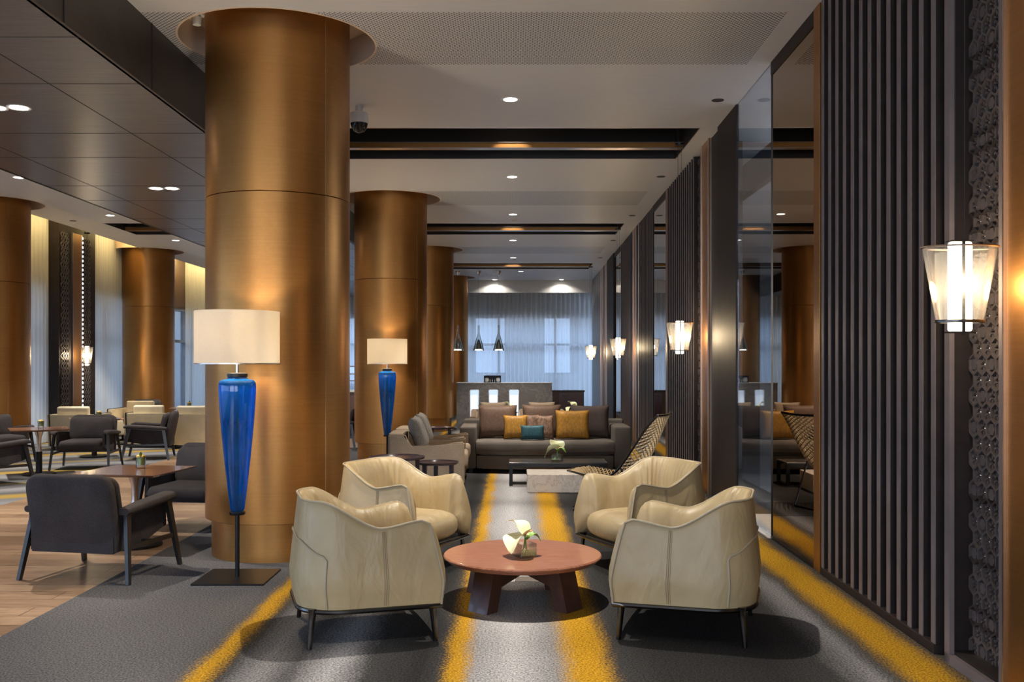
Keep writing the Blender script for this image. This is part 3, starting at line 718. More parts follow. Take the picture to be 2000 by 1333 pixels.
# ------------------------------------------------------------ lanterns
def lantern(x, y, z, label, rot=0, power=22, ztop=CZ):
    t = thing('lantern', label, 'pendant lantern', (x, y, z), rot, 'glass pendant lanterns')
    # z is the level of the shade centre
    n = 40
    def ov(r, zz, k=.62): return [(r*math.cos(2*PI*i/n), r*k*math.sin(2*PI*i/n), zz) for i in range(n)]
    mb = MB(); mb.loft([ov(.098, -.155), ov(.155, .155), ov(.151, .155), ov(.094, -.155), ov(.098, -.155)]); mb.build('glass_shade', M['lantgl'], t, True)
    def rim(r, zz, th): return MB().loft([ov(r+.004, zz-th), ov(r+.006, zz), ov(r+.004, zz+th), ov(r-.004, zz+th), ov(r-.004, zz-th), ov(r+.004, zz-th)])
    rim(.157, .155, .0035).build('top_rim', M['trimline'], t, True)
    rim(.099, -.155, .006).build('bottom_rim', M['gun'], t, True)
    MB().box(-.044, .044, -.028, .028, -.198, .178, .012, 3).build('light_tube', M['tubeem'], t, True)
    MB().box(-.006, .006, -.038, -.030, -.212, .186).box(-.05, .05, -.034, .034, -.204, -.198).box(-.046, .046, -.03, .03, .178, .183).build('bracket', M['blackm'], t)
    MB().box(-.16, .16, -.004, .004, .150, .154).box(-.10, .10, -.004, .004, -.160, -.154).build('cross_bar', M['gun'], t)
    for s in (-1, 1): MB().tube([(s*.02, 0, .18), (s*.02, 0, ztop-z)], .0022, 6).build('cable', M['black'], t)
    MB().lathe([(.05, ztop-z-.02), (.055, ztop-z)], 24).build('canopy', M['blackm'], t, True)
    point(t, (0, -.075, .0), power*.5, .05, (1, .78, .5)); point(t, (0.05, .075, .0), power*.5, .05, (1, .78, .5))
    return t
lantern(1.872, 4.08, 1.785, 'largest glass lantern, hanging in front of the near slatted panel', 0, 16)
lantern(1.887, 11.05, 1.765, 'glass lantern in front of the second slatted panel, behind the cord chair')
lantern(1.935, 18.0, 1.765, 'small glass lantern hanging beside the farthest mirror')
lantern(1.985, 25.0, 1.765, 'smallest glass lantern, in front of the far sheer curtain')
lantern(-8.13, 18.55, 1.62, 'glass lantern in front of the dark lattice pier on the window side', R(90), 22)

# ------------------------------------------------------------ table lamps on stands
def blue_lamp(x, y, label):
    t = thing('floor_lamp', label, 'floor lamp', (x, y, 0), 0, 'blue glass floor lamps')
    MB().box(-.24, .24, -.24, .24, 0, .012, .003, 1).build('base_plate', M['blackm'], t)
    MB().lathe([(.015, .012), (.015, .435)], 16).build('stand', M['blackm'], t, True)
    MB().lathe([(.050, .43), (.053, .435), (.053, .450), (.045, .455)], 32).build('bottom_collar', M['blackm'], t, True)
    prof = [(.040, .455), (.048, .47), (.066, .62), (.086, .80), (.104, .98), (.117, 1.14), (.123, 1.26), (.124, 1.30), (.121, 1.325), (.108, 1.342), (.070, 1.350), (.062, 1.362)]
    g = MB(); g.lathe(prof, 48, cap0=False, cap1=False); g.build('vase', M['cobalt'], t, True)
    MB().lathe([(.012, .45), (.012, 1.37)], 12).build('inner_rod', M['blackm'], t, True)
    MB().lathe([(.064, 1.362), (.068, 1.366), (.068, 1.388), (.05, 1.392)], 32).build('top_collar', M['blackm'], t, True)
    MB().lathe([(.010, 1.39), (.010, 1.62)], 12).build('stem', M['steel'], t, True)
    sh = MB(); sh.lathe([(.281, 1.452), (.281, 1.808), (.278, 1.808), (.278, 1.452), (.281, 1.452)], 64, cap0=False, cap1=False)
    s_ = sh.build('lamp_shade', M['shade'], t, True)
    MB().lathe([(.282, 1.450), (.2835, 1.450), (.2835, 1.458), (.282, 1.458)], 64, cap0=False, cap1=False).build('shade_binding', M['trimline'], t, True)
    for k in range(3): MB().bar((0, 0, 1.60), (.279*math.cos(R(120*k+20)), .279*math.sin(R(120*k+20)), 1.60), .004, .004, up=(0, 0, 1)).build('shade_spoke', M['steel'], t)
    MB().ell((0, 0, 1.66), (.03, .03, .045), 16, 10).build('bulb', M['bulb'], t, True)
    point(t, (0, 0, 1.64), 58, .05, (1, .82, .58))
    return t
lp = blue_lamp(-1.874, 6.60, 'large floor lamp with tapering blue glass body and cream drum shade before the nearest column')
dup(lp, (-1.785, 13.75, 0), 0, 'smaller-looking blue glass floor lamp in front of the second column')

# ------------------------------------------------------------ leather tub chairs
def leather_chair(label, loc, rot):
    t = thing('leather_armchair', label, 'armchair', loc, rot, 'cream leather armchairs around the round table')
    A, XB, XF, RC, Z0 = .395, -.385, .37, .24, .195
    Ls = XF-(XB+RC); La = PI/2*RC; Lb = 2*(A-RC); LT = 2*Ls+2*La+Lb
    def plan(s):
        # returns point and inward normal
        if s < Ls: return (XF-s, -A), (0, 1)
        s2 = s-Ls
        if s2 < La: th = s2/RC; return (XB+RC-RC*math.sin(th), -(A-RC)-RC*math.cos(th)), (math.sin(th), math.cos(th))
        s2 -= La
        if s2 < Lb: return (XB, -(A-RC)+s2), (1, 0)
        s2 -= Lb
        if s2 < La: th = s2/RC; return (XB+RC-RC*math.cos(th), (A-RC)+RC*math.sin(th)), (math.cos(th), -math.sin(th))
        s2 -= La; return (XB+RC+s2, A), (0, -1)
    def hgt(s):
        d = min(s, LT-s)
        h = .610+.018*math.cos(d*9) if d < .35 else .610+.018*math.cos(.35*9)
        h = h+(.735-h)*smooth01(.30, .68, d)
        return h-.018*(1-smooth01(0, .05, d))
    def kx(tt): return .955+.045*smooth01(0, .25, tt)-.155*max(0, tt-.2)**1.1
    def outer(s, tt):
        (x, y), (nx, ny) = plan(s); h = hgt(s); z = Z0+(h-Z0)*tt
        k = kx((z-Z0)/(.735-Z0)); d = min(s, LT-s)
        xx = x*k; 
        if x > 0: xx -= x*.12*((z-Z0)/.42)**1.5
        return Vector((xx, y*k, z)), Vector((nx, ny, 0)), h
    NS = 230; rings = []
    for i in range(NS+1):
        s = LT*i/NS; ring = []
        endk = smooth01(0, .05, min(s, LT-s))
        for j in range(13):
            p, nn, h = outer(s, j/12); ring.append(p)
        base, nn, h = outer(s, 1)
        d = min(s, LT-s)
        wr = .0075*math.sin(s*105+5*math.sin(s*7))*smooth01(.28, .45, d)*(.6+.4*math.sin(s*11))+.005*math.sin(s*23)
        inn = [(.012, .012), (.035, .006), (.062, -.03), (.080, -.075), (.090, -.13), (.098, -.19), (.105, -.27), (.11, -.36)]
        for o_, dz in inn:
            zz = max(.33, h+dz); amp = wr*smooth01(0, .05, -dz)*(1-smooth01(.2, .36, -dz))
            q = base+nn*(o_*(.62+.38*endk)+amp); q.z = zz; ring.append(q)
        rings.append(ring)
    def shrink(ring, k, dx):
        c_ = sum((Vector(p) for p in ring), Vector())/len(ring)
        out = []
        for p in ring:
            q = c_+(Vector(p)-c_)*k; q.x += dx
            out.append(q)
        return out
    rings = [shrink(rings[0], .55, .035), shrink(rings[0], .86, .022)]+rings+[shrink(rings[-1], .86, .022), shrink(rings[-1], .55, .035)]
    mb = MB(); mb.loft(rings, True, True, True); mb.build('shell', M['leather'], t, True, ang=60)
    # piping along the rim and down both front edges
    pts = [outer(0, j/10)[0]+Vector((.004, -.004, 0)) for j in range(0, 10)]
    pts += [outer(LT*i/90, 1)[0]-outer(LT*i/90, 1)[1]*.004+Vector((0, 0, .008)) for i in range(91)]
    pts += [outer(LT, j/10)[0]+Vector((.004, .004, 0)) for j in range(9, -1, -1)]
    MB().tube(pts, .0065, 8).build('rim_piping', M['piping'], t, True)
    # low back panel outlined by piping
    lo = []
    sA, sB = Ls+.10, LT-Ls-.10
    for j in range(9): lo.append(outer(sA, .02+.46*j/8)[0]-outer(sA, 0)[1]*.004)
    m_ = 40
    for i in range(1, m_):
        s = sA+(sB-sA)*i/m_; d = min(s-sA, sB-s); zt = .425+.13*smooth01(0, .20, d)
        zz = zt; h = hgt(s); zz = .47+.07*smooth01(0, .22, d)
        tt = (zz-Z0)/(h-Z0); p, nn, _ = outer(s, tt); lo.append(p-nn*.004)
    for j in range(8, -1, -1): lo.append(outer(sB, .02+.46*j/8)[0]-outer(sB, 0)[1]*.004)
    MB().tube(lo, .0055, 8).build('back_piping', M['piping'], t, True)
    # stitched seams on the sides
    for base in (.30, LT-.30):
        mb = MB()
        for o_ in (-.010, 0.0, .010):
            mb.tube([outer(base+o_, .03+.95*j/14)[0]-outer(base, 0)[1]*.0005 for j in range(15)], .0016 if o_ else .0026, 6)
        mb.loft([[outer(base-.010, .03)[0]-outer(base, 0)[1]*.0003, outer(base+.010, .03)[0]-outer(base, 0)[1]*.0003], [outer(base-.010, .045)[0]-outer(base, 0)[1]*.0003, outer(base+.010, .045)[0]-outer(base, 0)[1]*.0003]], False)
        mb.build('stitching', M['stitch'], t, True)
    # seat cushion
    mb = MB(); rings = []; nz = 12; n = 48
    for j in range(nz+1):
        th = -PI/2+PI*j/nz; ct = max(.01, math.cos(th))**.45; z = .295+.105*math.copysign(abs(math.sin(th))**.8, math.sin(th))
        ring = []
        for i in range(n):
            a_ = 2*PI*i/n; ca, sa = math.cos(a_), math.sin(a_)
            rx = .34; ry = .29; ex = math.copysign(abs(ca)**.55, ca); ey = math.copysign(abs(sa)**.55, sa)
            zz = z+(.018*(1-ex*ex)*(1-ey*ey) if th > 0 else 0)
            ring.append((.055+rx*ex*ct, ry*ey*ct, zz))
        rings.append(ring)
    mb.loft(rings, True, True, True); mb.build('seat_cushion', M['leather'], t, True, ang=80)
    # metal base
    path = [outer(LT*i/60, 0)[0]+Vector((0, 0, -.008)) for i in range(61)]
    front = [Vector((path[-1].x+.012*math.sin(PI*k/10), path[-1].y+(path[0].y-path[-1].y)*k/10, path[0].z)) for k in range(1, 10)]
    MB().tube(path+front, .013, 8, True).build('base_frame', M['gun'], t, True)
    MB().box(-.30, .32, -.30, .30, .185, .215, .01, 2).build('underframe', M['black'], t)
    for sx, sy in ((-1, -1), (-1, 1), (1, -1), (1, 1)):
        a_ = Vector((.315, sy*.355, .19)); b_ = Vector((.330, sy*.362, 0))
        if sx < 0: a_ = Vector((-.300, sy*.315, .19)); b_ = Vector((-.318, sy*.332, 0))
        MB().tube([a_+Vector((0, 0, .012)), a_+Vector((0, 0, -.012)), a_+(b_-a_)*.25, a_+(b_-a_)*.6, b_], [.023, .020, .017, .0145, .0125], 10).build('leg', M['gun'], t, True)
    return t
lc = leather_chair('cream leather armchair seen from its side between the large blue lamp and the round table', (-.83, 5.35, 0), R(17))
dup(lc, (.97, 5.38, 0), R(164), 'cream leather armchair in the foreground nearest the mirror wall, its back to the slats')
dup(lc, (-.82, 7.0, 0), R(-26), 'cream leather armchair behind the round table on the column side, seat showing')
dup(lc, (.95, 7.03, 0), R(204), 'cream leather armchair behind the round table in front of the cord lounge chair, seat showing')

# ------------------------------------------------------------ round wooden table
t = thing('round_table', 'low round red-brown wooden coffee table between the four leather armchairs', 'coffee table', (.055, 5.97, 0), R(4))
MB().lathe([(.40, .245), (.455, .252), (.482, .275), (.484, .281), (.480, .288), (.478, .29)], 96).build('tabletop', M['cherry'], t, True, ang=25)
for k, a_ in enumerate((R(0), R(90))):
    for s in (-1, 1):
        mb = MB(); mb.poly_prism([(s*.405, 0), (s*.315, 0), (s*.245, .246), (s*.340, .246)][::s], 'y', -.075, .075); o = mb.xf(RZ(R(45) if k else R(-45))).build('leg', M['cherrydark'], t)
    mb = MB(); mb.poly_prism([(-.29, .125), (0, .195), (.29, .125), (.30, .246), (-.30, .246)], 'y', -.055, .055); mb.xf(RZ(R(45) if k else R(-45))).build('cross_beam', M['cherrydark'], t)
def anthurium(label, x, y, z, s=1.0, rot=0, group=None):
    t = thing('flower_vase', label, 'flower vase', (x, y, z), rot, group)
    g = MB(); h = .082*s; w_ = .052*s
    g.box(-w_, w_, -w_, w_, 0, h, .003, 1); bm = g.bm
    g2 = MB(); 
    for (a0, a1, b0, b1) in ((-w_, w_, -w_, -w_+.005), (-w_, w_, w_-.005, w_), (-w_, -w_+.005, -w_, w_), (w_-.005, w_, -w_, w_)): g2.box(a0, a1, b0, b1, 0, h)
    g2.box(-w_, w_, -w_, w_, 0, .012*s); g.bm.free(); g2.build('glass_cube', M['vasegl'], t)
    MB().box(-w_*.88, w_*.88, -w_*.88, w_*.88, .013*s, .03*s).build('water', M['water'], t)
    def spathe(c, L, wd, yaw, pitch, roll=0):
        mb = MB(); n = 14; cols = []
        for i in range(n+1):
            u = i/n; 
            hw = wd*(max(0, math.sin(PI*min(1, u*1.0)))**.5)*(1-u*.72)*1.75+.0005
            q = []
            for k in range(9):
                v = -1+2*k/8; back = -.22*L*(abs(v)**1.5)*(1-u)**3
                q.append((u*L+back, hw*v, .25*hw*v*v+.03*s*math.sin(u*PI)-.12*L*u*u+.004*s*math.sin(9*u+3*v)))
            cols.append(q)
        mb.loft(cols, False); mb.xf(T(*c) @ RZ(yaw) @ RY(pitch) @ RX(roll))
        return mb
    spathe((-.0*s, 0, h+.048*s), .165*s, .088*s, R(205), R(28), R(18)).build('spathe', M['petal'], t, True, ang=180)
    spathe((-.01*s, .015*s, h+.05*s), .135*s, .07*s, R(120), R(-38), R(10)).build('spathe', M['petal'], t, True, ang=180)
    spathe((.015*s, -.005*s, h+.022*s), .085*s, .034*s, R(-8), R(4)).build('spathe', M['leaf'], t, True, ang=180)
    MB().tube([(.0, 0, h+.05*s), (.02*s, 0, h+.065*s), (.05*s, 0, h+.07*s)], [.005*s, .005*s, .003*s], 8).build('spadix', M['spadix'], t, True)
    for a_ in (0, 2.2, 4.2): MB().tube([(.035*s*math.cos(a_), .035*s*math.sin(a_), .015*s), (.01*s*math.cos(a_+1), .012*s*math.sin(a_+1), h*.6), (0, 0, h+.05*s)], .0028*s, 6).build('stem', M['leaf'], t, True)
    return t
anthurium('glass cube with cream anthuriums on the round wooden table', .07, 5.87, .29, 1.0, R(25), 'anthurium vases')
o = MB(); o.box(-.13, .13, -.08, -.076, 0, .003).box(-.13, .13, .076, .08, 0, .003).box(-.13, -.126, -.08, .08, 0, .003).box(.126, .13, -.08, .08, 0, .003)
t = thing('floor_box', 'rectangular metal floor outlet cover in the carpet under the round table', 'floor outlet', (.14, 6.55, 0)); o.build('frame', M['steel'], t); MB().box(-.126, .126, -.076, .076, 0, .0015).build('lid', M['sofafab'], t)

# ------------------------------------------------------------ dark lounge chairs
def lounge_chair(label, loc, rot):
    t = thing('lounge_chair', label, 'armchair', loc, rot, 'charcoal upholstered lounge chairs')
    # faces +x
    def slab(w, h, th, r, bulge):
        # rounded-rectangle pad standing in y-z, thickness along x
        mb = MB(); rings = []; n = 10
        def outline(k):
            pts = []
            W2, H2 = w/2*1, h/2; rr = r
            for cx, cy, a0 in ((W2-rr, H2-rr, 0), (-W2+rr, H2-rr, 90), (-W2+rr, -H2+rr, 180), (W2-rr, -H2+rr, 270)):
                for i in range(n+1):
                    a_ = R(a0+90*i/n); pts.append((cx+rr*math.cos(a_), cy+rr*math.sin(a_)))
            return [(p[0]*k, p[1]*k) for p in pts]
        for k, x in ((.0001, -th/2-bulge), (.5, -th/2-bulge*.8), (.85, -th/2-bulge*.2), (.96, -th/2+.012), (1, -th/2+.03), (1, th/2-.03), (.96, th/2-.012), (.85, th/2+bulge*.2), (.5, th/2+bulge*.8), (.0001, th/2+bulge)):
            rings.append([(x, p[0], p[1]) for p in outline(k)])
        mb.loft(rings, True, True, True); return mb
    slab(.64, .53, .085, .10, .012).xf(T(-.33, 0, .462) @ RY(R(-11))).build('backrest', M['greyfab'], t, True, ang=60)
    slab(.58, .34, .07, .07, .02).xf(T(-.235, 0, .53) @ RY(R(-13))).build('back_cushion', M['greyfab'], t, True, ang=60)
    mb = MB(); mb.box(-.30, .33, -.28, .28, .27, .40, .05, 4); mb.build('seat_cushion', M['greyfab'], t, True, ang=60)
    mb = MB(); mb.poly_prism([(-.34, .20), (-.05, .22), (.30, .29), (.31, .33), (-.34, .33)], 'y', -.30, .30); mb.build('seat_frame', M['greyfab'], t)
    for s in (-1, 1):
        mb = MB(); mb.poly_prism([(-.33, .21), (-.02, .22), (.28, .30), (.27, .50), (-.33, .46)], 'y', s*.285, s*.315); mb.build('side_panel', M['greyfab'], t)
        pts = [(-.30, s*.345, .475), (-.10, s*.350, .49), (.10, s*.352, .505), (.25, s*.350, .515), (.315, s*.348, .503)]
        mb = MB(); rings = []
        for i, p in enumerate(pts):
            k = (.75, 1, 1, 1, .55)[i]; rings.append([(p[0], p[1]+.058*k*math.copysign(abs(math.cos(q))**.6, math.cos(q)), p[2]+.030*k*math.copysign(abs(math.sin(q))**.7, math.sin(q))) for q in [2*PI*j/18 for j in range(18)]])
        mb.loft(rings, True, True, True); mb.build('armrest', M['greyfab'], t, True, ang=70)
        MB().bar((-.27, s*.345, .455), (.25, s*.35, .490), .045, .022, up=(0, 1, 0)).build('arm_rail', M['ash'], t)
        MB().bar((.235, s*.35, .49), (.345, s*.385, 0), .055, .030, .032, .022).build('leg', M['ash'], t)
        MB().bar((-.25, s*.345, .465), (-.33, s*.405, 0), .050, .028, .032, .022).build('leg', M['ash'], t)
        MB().bar((-.295, s*.375, .235), (.295, s*.365, .225), .03, .022, up=(0, 0, 1)).build('stretcher', M['ash'], t)
    MB().bar((-.02, -.37, .235), (-.02, .37, .235), .03, .03, up=(0, 0, 1)).build('cross_rail', M['ash'], t)
    return t
g = 'charcoal upholstered lounge chairs'
ch = lounge_chair('charcoal lounge chair in the left foreground, seen from behind on the oak floor', (-2.86, 6.78, 0), R(79))
for loc, a_, l_ in [((-2.83, 8.62, 0), -98, 'charcoal lounge chair facing the camera, half hidden by the nearest column'),
        ((-6.35, 11.75, 0), 62, 'charcoal lounge chair cut by the left picture edge, seen from behind'),
        ((-5.98, 13.62, 0), -82, 'charcoal lounge chair facing the camera behind the square table with the yellow flower'),
        ((-5.62, 15.0, 0), 193, 'charcoal lounge chair in profile facing the windows'),
        ((-7.62, 14.4, 0), -40, 'charcoal lounge chair in front of the column at the left edge'),
        ((-7.65, 19.8, 0), -100, 'far charcoal lounge chair before the window-side column beside the dark pier'),
        ((-2.95, 16.6, 0), 178, 'charcoal lounge chair glimpsed between the first and second columns')]:
    dup(ch, loc, R(a_), l_)
# ------------------------------------------------------------ cream cube chairs
def cube_chair(label, loc, rot):
    t = thing('cube_armchair', label, 'armchair', loc, rot, 'cream box armchairs with dark edging')
    for s in (-1, 1):
        mb = MB(); mb.poly_prism([(-.36, .07), (.34, .07), (.36, .60), (-.42, .60)], 'y', s*.37-.035, s*.37+.035); mb.build('side_panel', M['creamcube'], t)
        MB().tube([(-.36, s*.37, .07), (-.425, s*.37, .605), (.362, s*.37, .605), (.342, s*.37, .07)], .011, 6).build('edging', M['darkedge'], t)
    mb = MB(); mb.poly_prism([(-.40, .07), (-.30, .07), (-.35, .60), (-.44, .60)], 'y', -.34, .34); mb.build('back_panel', M['creamcube'], t)
    MB().box(-.30, .34, -.33, .33, .12, .40, .03, 3).build('seat_cushion', M['creamcube'], t, True)
    mb = MB(); mb.box(-.05, .05, -.26, .26, 0, .36, .03, 3); mb.xf(T(-.30, 0, .38) @ RY(R(-8))); mb.build('headrest', M['creamcube'], t, True)
    for sx in (-1, 1):
        for sy in (-1, 1): MB().lathe([(.018, 0), (.024, .07)], 10, (sx*.30, sy*.33, 0)).build('leg', M['darkedge'], t)
    return t
cc = cube_chair('cream box armchair by the dark lattice pier, nearest the window', (-7.45, 16.75, 0), R(95))
for loc, a_, l_ in [((-7.25, 18.6, 0), -88, 'cream box armchair in front of the window-side column, facing the camera'),
        ((-6.35, 17.25, 0), 92, 'cream box armchair directly behind the profile lounge chair'),
        ((-5.48, 17.0, 0), 85, 'cream box armchair beside the nearest column edge, seen from behind'),
        ((-5.75, 20.3, 0), -95, 'far cream box armchair near the uncovered window panes')]:
    dup(cc, loc, R(a_), l_)
# ------------------------------------------------------------ pedestal tables
def pedestal(label, loc, rot, size=.70, rnd=False, top=None, h=.607):
    t = thing('pedestal_table', label, 'table', loc, rot, 'pedestal tables of the window side')
    if rnd: MB().lathe([(size/2-.02, h-.02), (size/2, h-.004), (size/2, h)], 48).build('tabletop', top or M['tabletop'], t, True)
    else:
        mb = MB(); b = size/2
        mb.loft([[(-b+.03, -b+.03, h-.022), (b-.03, -b+.03, h-.022), (b-.03, b-.03, h-.022), (-b+.03, b-.03, h-.022)], [(-b, -b, h-.005), (b, -b, h-.005), (b, b, h-.005), (-b, b, h-.005)], [(-b, -b, h), (b, -b, h), (b, b, h), (-b, b, h)]], True, True, True)
        mb.build('tabletop', top or M['tabletop'], t)
    MB().lathe([(.035, h-.30), (.026, h-.23), (.030, h-.12), (.052, h-.05), (.058, h-.022)], 28).build('neck', M['trimline'], t, True)
    MB().lathe([(.04, .02), (.04, h-.30)], 20).build('post', M['blackm'], t, True)
    MB().lathe([(.205, 0), (.21, .006), (.21, .022), (.19, .03), (.05, .034)], 48).build('base', M['blackm'], t, True)
    return t
pt = pedestal('square brown pedestal table between the two nearest charcoal lounge chairs', (-3.02, 7.76, 0), R(-8))
for loc, a_, l_ in [((-6.22, 12.75, 0), 30, 'square brown pedestal table with a yellow flower near the left picture edge'),
        ((-6.55, 15.2, 0), 28, 'square brown pedestal table with an orange flower in front of the cream armchairs'),
        ((-6.3, 18.9, 0), 15, 'dark pedestal table with an orange flower near the uncovered window panes'),
        ((-5.6, 10.25, 0), 35, 'square brown pedestal table cut by the left picture edge')]:
    if l_.endswith('edge') and 'cut' in l_: loc = (-5.95, 10.95, 0); continue
    dup(pt, loc, R(a_), l_)
pedestal('small round pinkish-wood table among the cream box armchairs', (-7.05, 17.7, 0), 0, .5, True, M['cherry'], .46)
def glass_flower(label, x, y, z):
    t = thing('flower_glass', label, 'flower glass', (x, y, z), random.random()*6, 'small flower glasses on the pedestal tables')
    MB().lathe([(.034, 0), (.037, .004), (.040, .10), (.037, .10), (.034, .012)], 24, cap1=False).build('glass', M['vasegl'], t, True)
    MB().lathe([(.033, .030), (.035, .086)], 20).build('leaf_wrap', M['leaf'], t, True)
    mb = MB()
    for k in range(16):
        a_ = k*2.4; r_ = .008*math.sqrt(k); mb.ell((r_*math.cos(a_), r_*math.sin(a_), .102-.0006*k), (.010, .010, .012), 8, 6)
    mb.build('blossom', M['yflower'], t, True)
    cols = [[(-.01-.075*u, (-.012+.012*2*v)*math.sin(PI*(u*.9+.08)), .09+.07*u-.02*u*u) for v in (0, .5, 1)] for u in [i/8 for i in range(9)]]
    MB().loft(cols, False).build('leaf', M['leaf'], t, True, ang=180)
    return t
gf = glass_flower('glass with green leaf and orange flower on the nearest square pedestal table', -3.02, 7.88, .607)
dup(gf, (-6.22, 12.8, .607), .4, 'glass with yellow flower on the pedestal table near the left edge')
dup(gf, (-6.50, 15.25, .607), .3, 'glass with orange flower on the table in front of the cream armchairs')
dup(gf, (-6.3, 18.9, .607), 2, 'glass with orange flower on the farthest pedestal table')

# ------------------------------------------------------------ sofa group
t = thing('sofa', 'long brown-grey sofa with many cushions facing the camera', 'sofa', (.43, 13.35, 0))
mb = MB()
def crown_box(mb, x0, x1, y0, y1, z0, z1, bow=.10, r=.04):
    n = 20; rings = []
    for i in range(n+1):
        x = x0+(x1-x0)*i/n; u = (x-(x0+x1)/2)/((x1-x0)/2); yf = y0-bow*(1-u*u); e = .012 if i in (0, n) else 0
        rings.append([(x, yf+r, z0+e), (x, yf+e, z0+r), (x, yf+e, z1-r), (x, yf+r*.4, z1-r*.35), (x, yf+r, z1-e), (x, y1-r, z1-e), (x, y1, z1-r), (x, y1, z0+r), (x, y1-r, z0+e)])
    mb.loft(rings, True, True, True)
crown_box(mb, -.92, .90, -.40, .40, .055, .235, .08, .012); mb.build('base', M['sofafab'], t, True)
mb = MB(); crown_box(mb, -.93, .91, -.42, .40, .24, .43, .09, .05); mb.build('seat_cushion', M['sofafab'], t, True)
for x0, x1 in ((-1.15, -.93), (.91, 1.14)): MB().box(x0, x1, -.40, .50, .055, .62, .03, 3).build('armrest', M['sofafab'], t, True)
MB().box(-1.13, 1.12, .36, .52, .055, .68, .03, 3).build('backrest', M['sofafab'], t, True)
for x in (-1.0, -.0, 1.0):
    for y in (-.33, .42): MB().box(x-.03, x+.03, y-.03, y+.03, 0, .06).build('foot', M['black'], t)
def cushion(label, x, y, z, w_, h_, th, mat, tilt=10, rot=0, group='cushions on the long sofa'):
    o = MB().pillow(w_, h_, th).xf(RX(R(-tilt))).build('cushion', M[mat], None, True, ang=170); o.location = (x, y, z); o.rotation_euler = (0, 0, rot)
    return tag(o, label, 'cushion', group)
cushion('large brown cushion against the sofa arm on the column side', -.215, 13.42, .436, .54, .46, .18, 'brownp', 13, R(3))
cushion('large brown cushion in the middle of the sofa, behind the small patterned one', .39, 13.48, .436, .54, .46, .16, 'brownp', 10, 0)
cushion('large dark brown cushion against the sofa arm by the mirror wall', 1.055, 13.40, .436, .54, .46, .18, 'darkp', 13, R(-3))
cushion('crumpled gold cushion beside the teal cushion, on the column side', .03, 13.22, .436, .33, .33, .13, 'goldp', 15, R(3))
cushion('half-hidden plum-brown cushion behind the teal cushion', .235, 13.33, .436, .22, .33, .06, 'patp', 14, R(-2))
cushion('copper brocade cushion between the teal cushion and the large gold one', .425, 13.17, .436, .24, .33, .12, 'patp', 15, R(2))
cushion('large gold cushion in front of the dark brown one', .80, 13.19, .436, .46, .40, .14, 'goldp', 14, R(-2))
cushion('small teal cushion at the front centre of the sofa', .255, 13.03, .436, .32, .20, .10, 'tealp', 14, R(1))
# taupe armchairs
def taupe_chair(label, loc, rot):
    t = thing('taupe_armchair', label, 'armchair', loc, rot, 'taupe velvet armchairs')
    for s in (-1, 1):
        mb = MB(); mb.poly_prism([(-.44, .06), (.42, .06), (.42, .55), (-.20, .48), (-.27, .64), (-.46, .64)], 'y', s*.345-.06, s*.345+.06)
        bmesh.ops.bevel(mb.bm, geom=mb.bm.edges[:], offset=.018, segments=2, affect='EDGES'); mb.build('armrest', M['taupe'], t, True)
    mb = MB(); mb.poly_prism([(-.45, .06), (-.25, .06), (-.27, .64), (-.46, .64)], 'y', -.30, .30); mb.build('backrest', M['taupe'], t)
    MB().box(-.25, .40, -.28, .28, .06, .24, .01, 2).build('base', M['taupe'], t, True)
    MB().box(-.25, .46, -.283, .283, .245, .42, .045, 4).build('seat_cushion', M['taupe'], t, True)
    for sx in (-.38, .36):
        for sy in (-.34, .34): MB().box(sx-.02, sx+.02, sy-.02, sy+.02, 0, .065).build('leg', M['black'], t)
    return t
tc = taupe_chair('taupe velvet armchair nearest the small round side tables', (-1.0, 11.62, 0), R(2))
dup(tc, (-1.02, 12.47, 0), R(0), 'taupe velvet armchair next to the long sofa')
dup(tc, (-.36, 17.15, 0), R(-90), 'taupe armchair behind the sofa, nearer the lit niches')
dup(tc, (.50, 17.15, 0), R(-90), 'taupe armchair behind the sofa, nearer the dark cabinet')
gg = 'cushions on the taupe armchairs'
cushion('grey tweed cushion on the taupe armchair nearest the side tables', -1.06, 11.62, .43, .48, .42, .17, 'tweed', 20, R(90), gg)
cushion('grey tweed cushion on the taupe armchair next to the sofa', -1.08, 12.47, .43, .48, .42, .17, 'tweed', 20, R(90), gg)
cushion('pale taupe cushion showing above the sofa, nearer the lit niches', -.36, 17.16, .43, .46, .36, .14, 'taupe', 12, 0, gg)
cushion('pale taupe cushion showing above the sofa, nearer the dark cabinet', .50, 17.16, .43, .46, .36, .14, 'taupe', 12, 0, gg)
# round side tables
def side_table(label, x, y, h, r, mat, legs=3, rot=0, group='round side tables'):
    t = thing('side_table', label, 'side table', (x, y, 0), rot, group)
    MB().lathe([(r*.9, h-.02), (r-.004, h-.012), (r, h+.008), (r-.006, h+.008), (r-.012, h-.002), (.01, h-.002)], 56).build('tabletop', mat, t, True)
    for k in range(legs):
        a_ = 2*PI*k/legs; MB().bar((r*.72*math.cos(a_), r*.72*math.sin(a_), h-.015), (r*.74*math.cos(a_), r*.74*math.sin(a_), 0), .045, .03, .03, .022).build('leg', mat, t)
    return t
M['wenge'] = simple('dark_wenge', (.055, .035, .04), .22, 0, .15, 20)
side_table('taller dark round tray table in front of the taupe armchairs', -1.19, 9.95, .50, .285, M['wenge'], 3, R(10))
side_table('lower dark round tray table tucked under the taller one', -.80, 10.22, .42, .225, M['wenge'], 3, R(-20))
side_table('dark round side table behind the taupe armchairs at the second column', -1.06, 13.50, .57, .24, M['wenge'], 3, R(0))
side_table('white-topped side table behind the sofa, beside the dark cabinet', 1.15, 17.1, .56, .22, M['white'])
side_table('white-topped side table behind the sofa, between the two taupe armchairs', -.08, 18.1, .56, .16, M['white'])
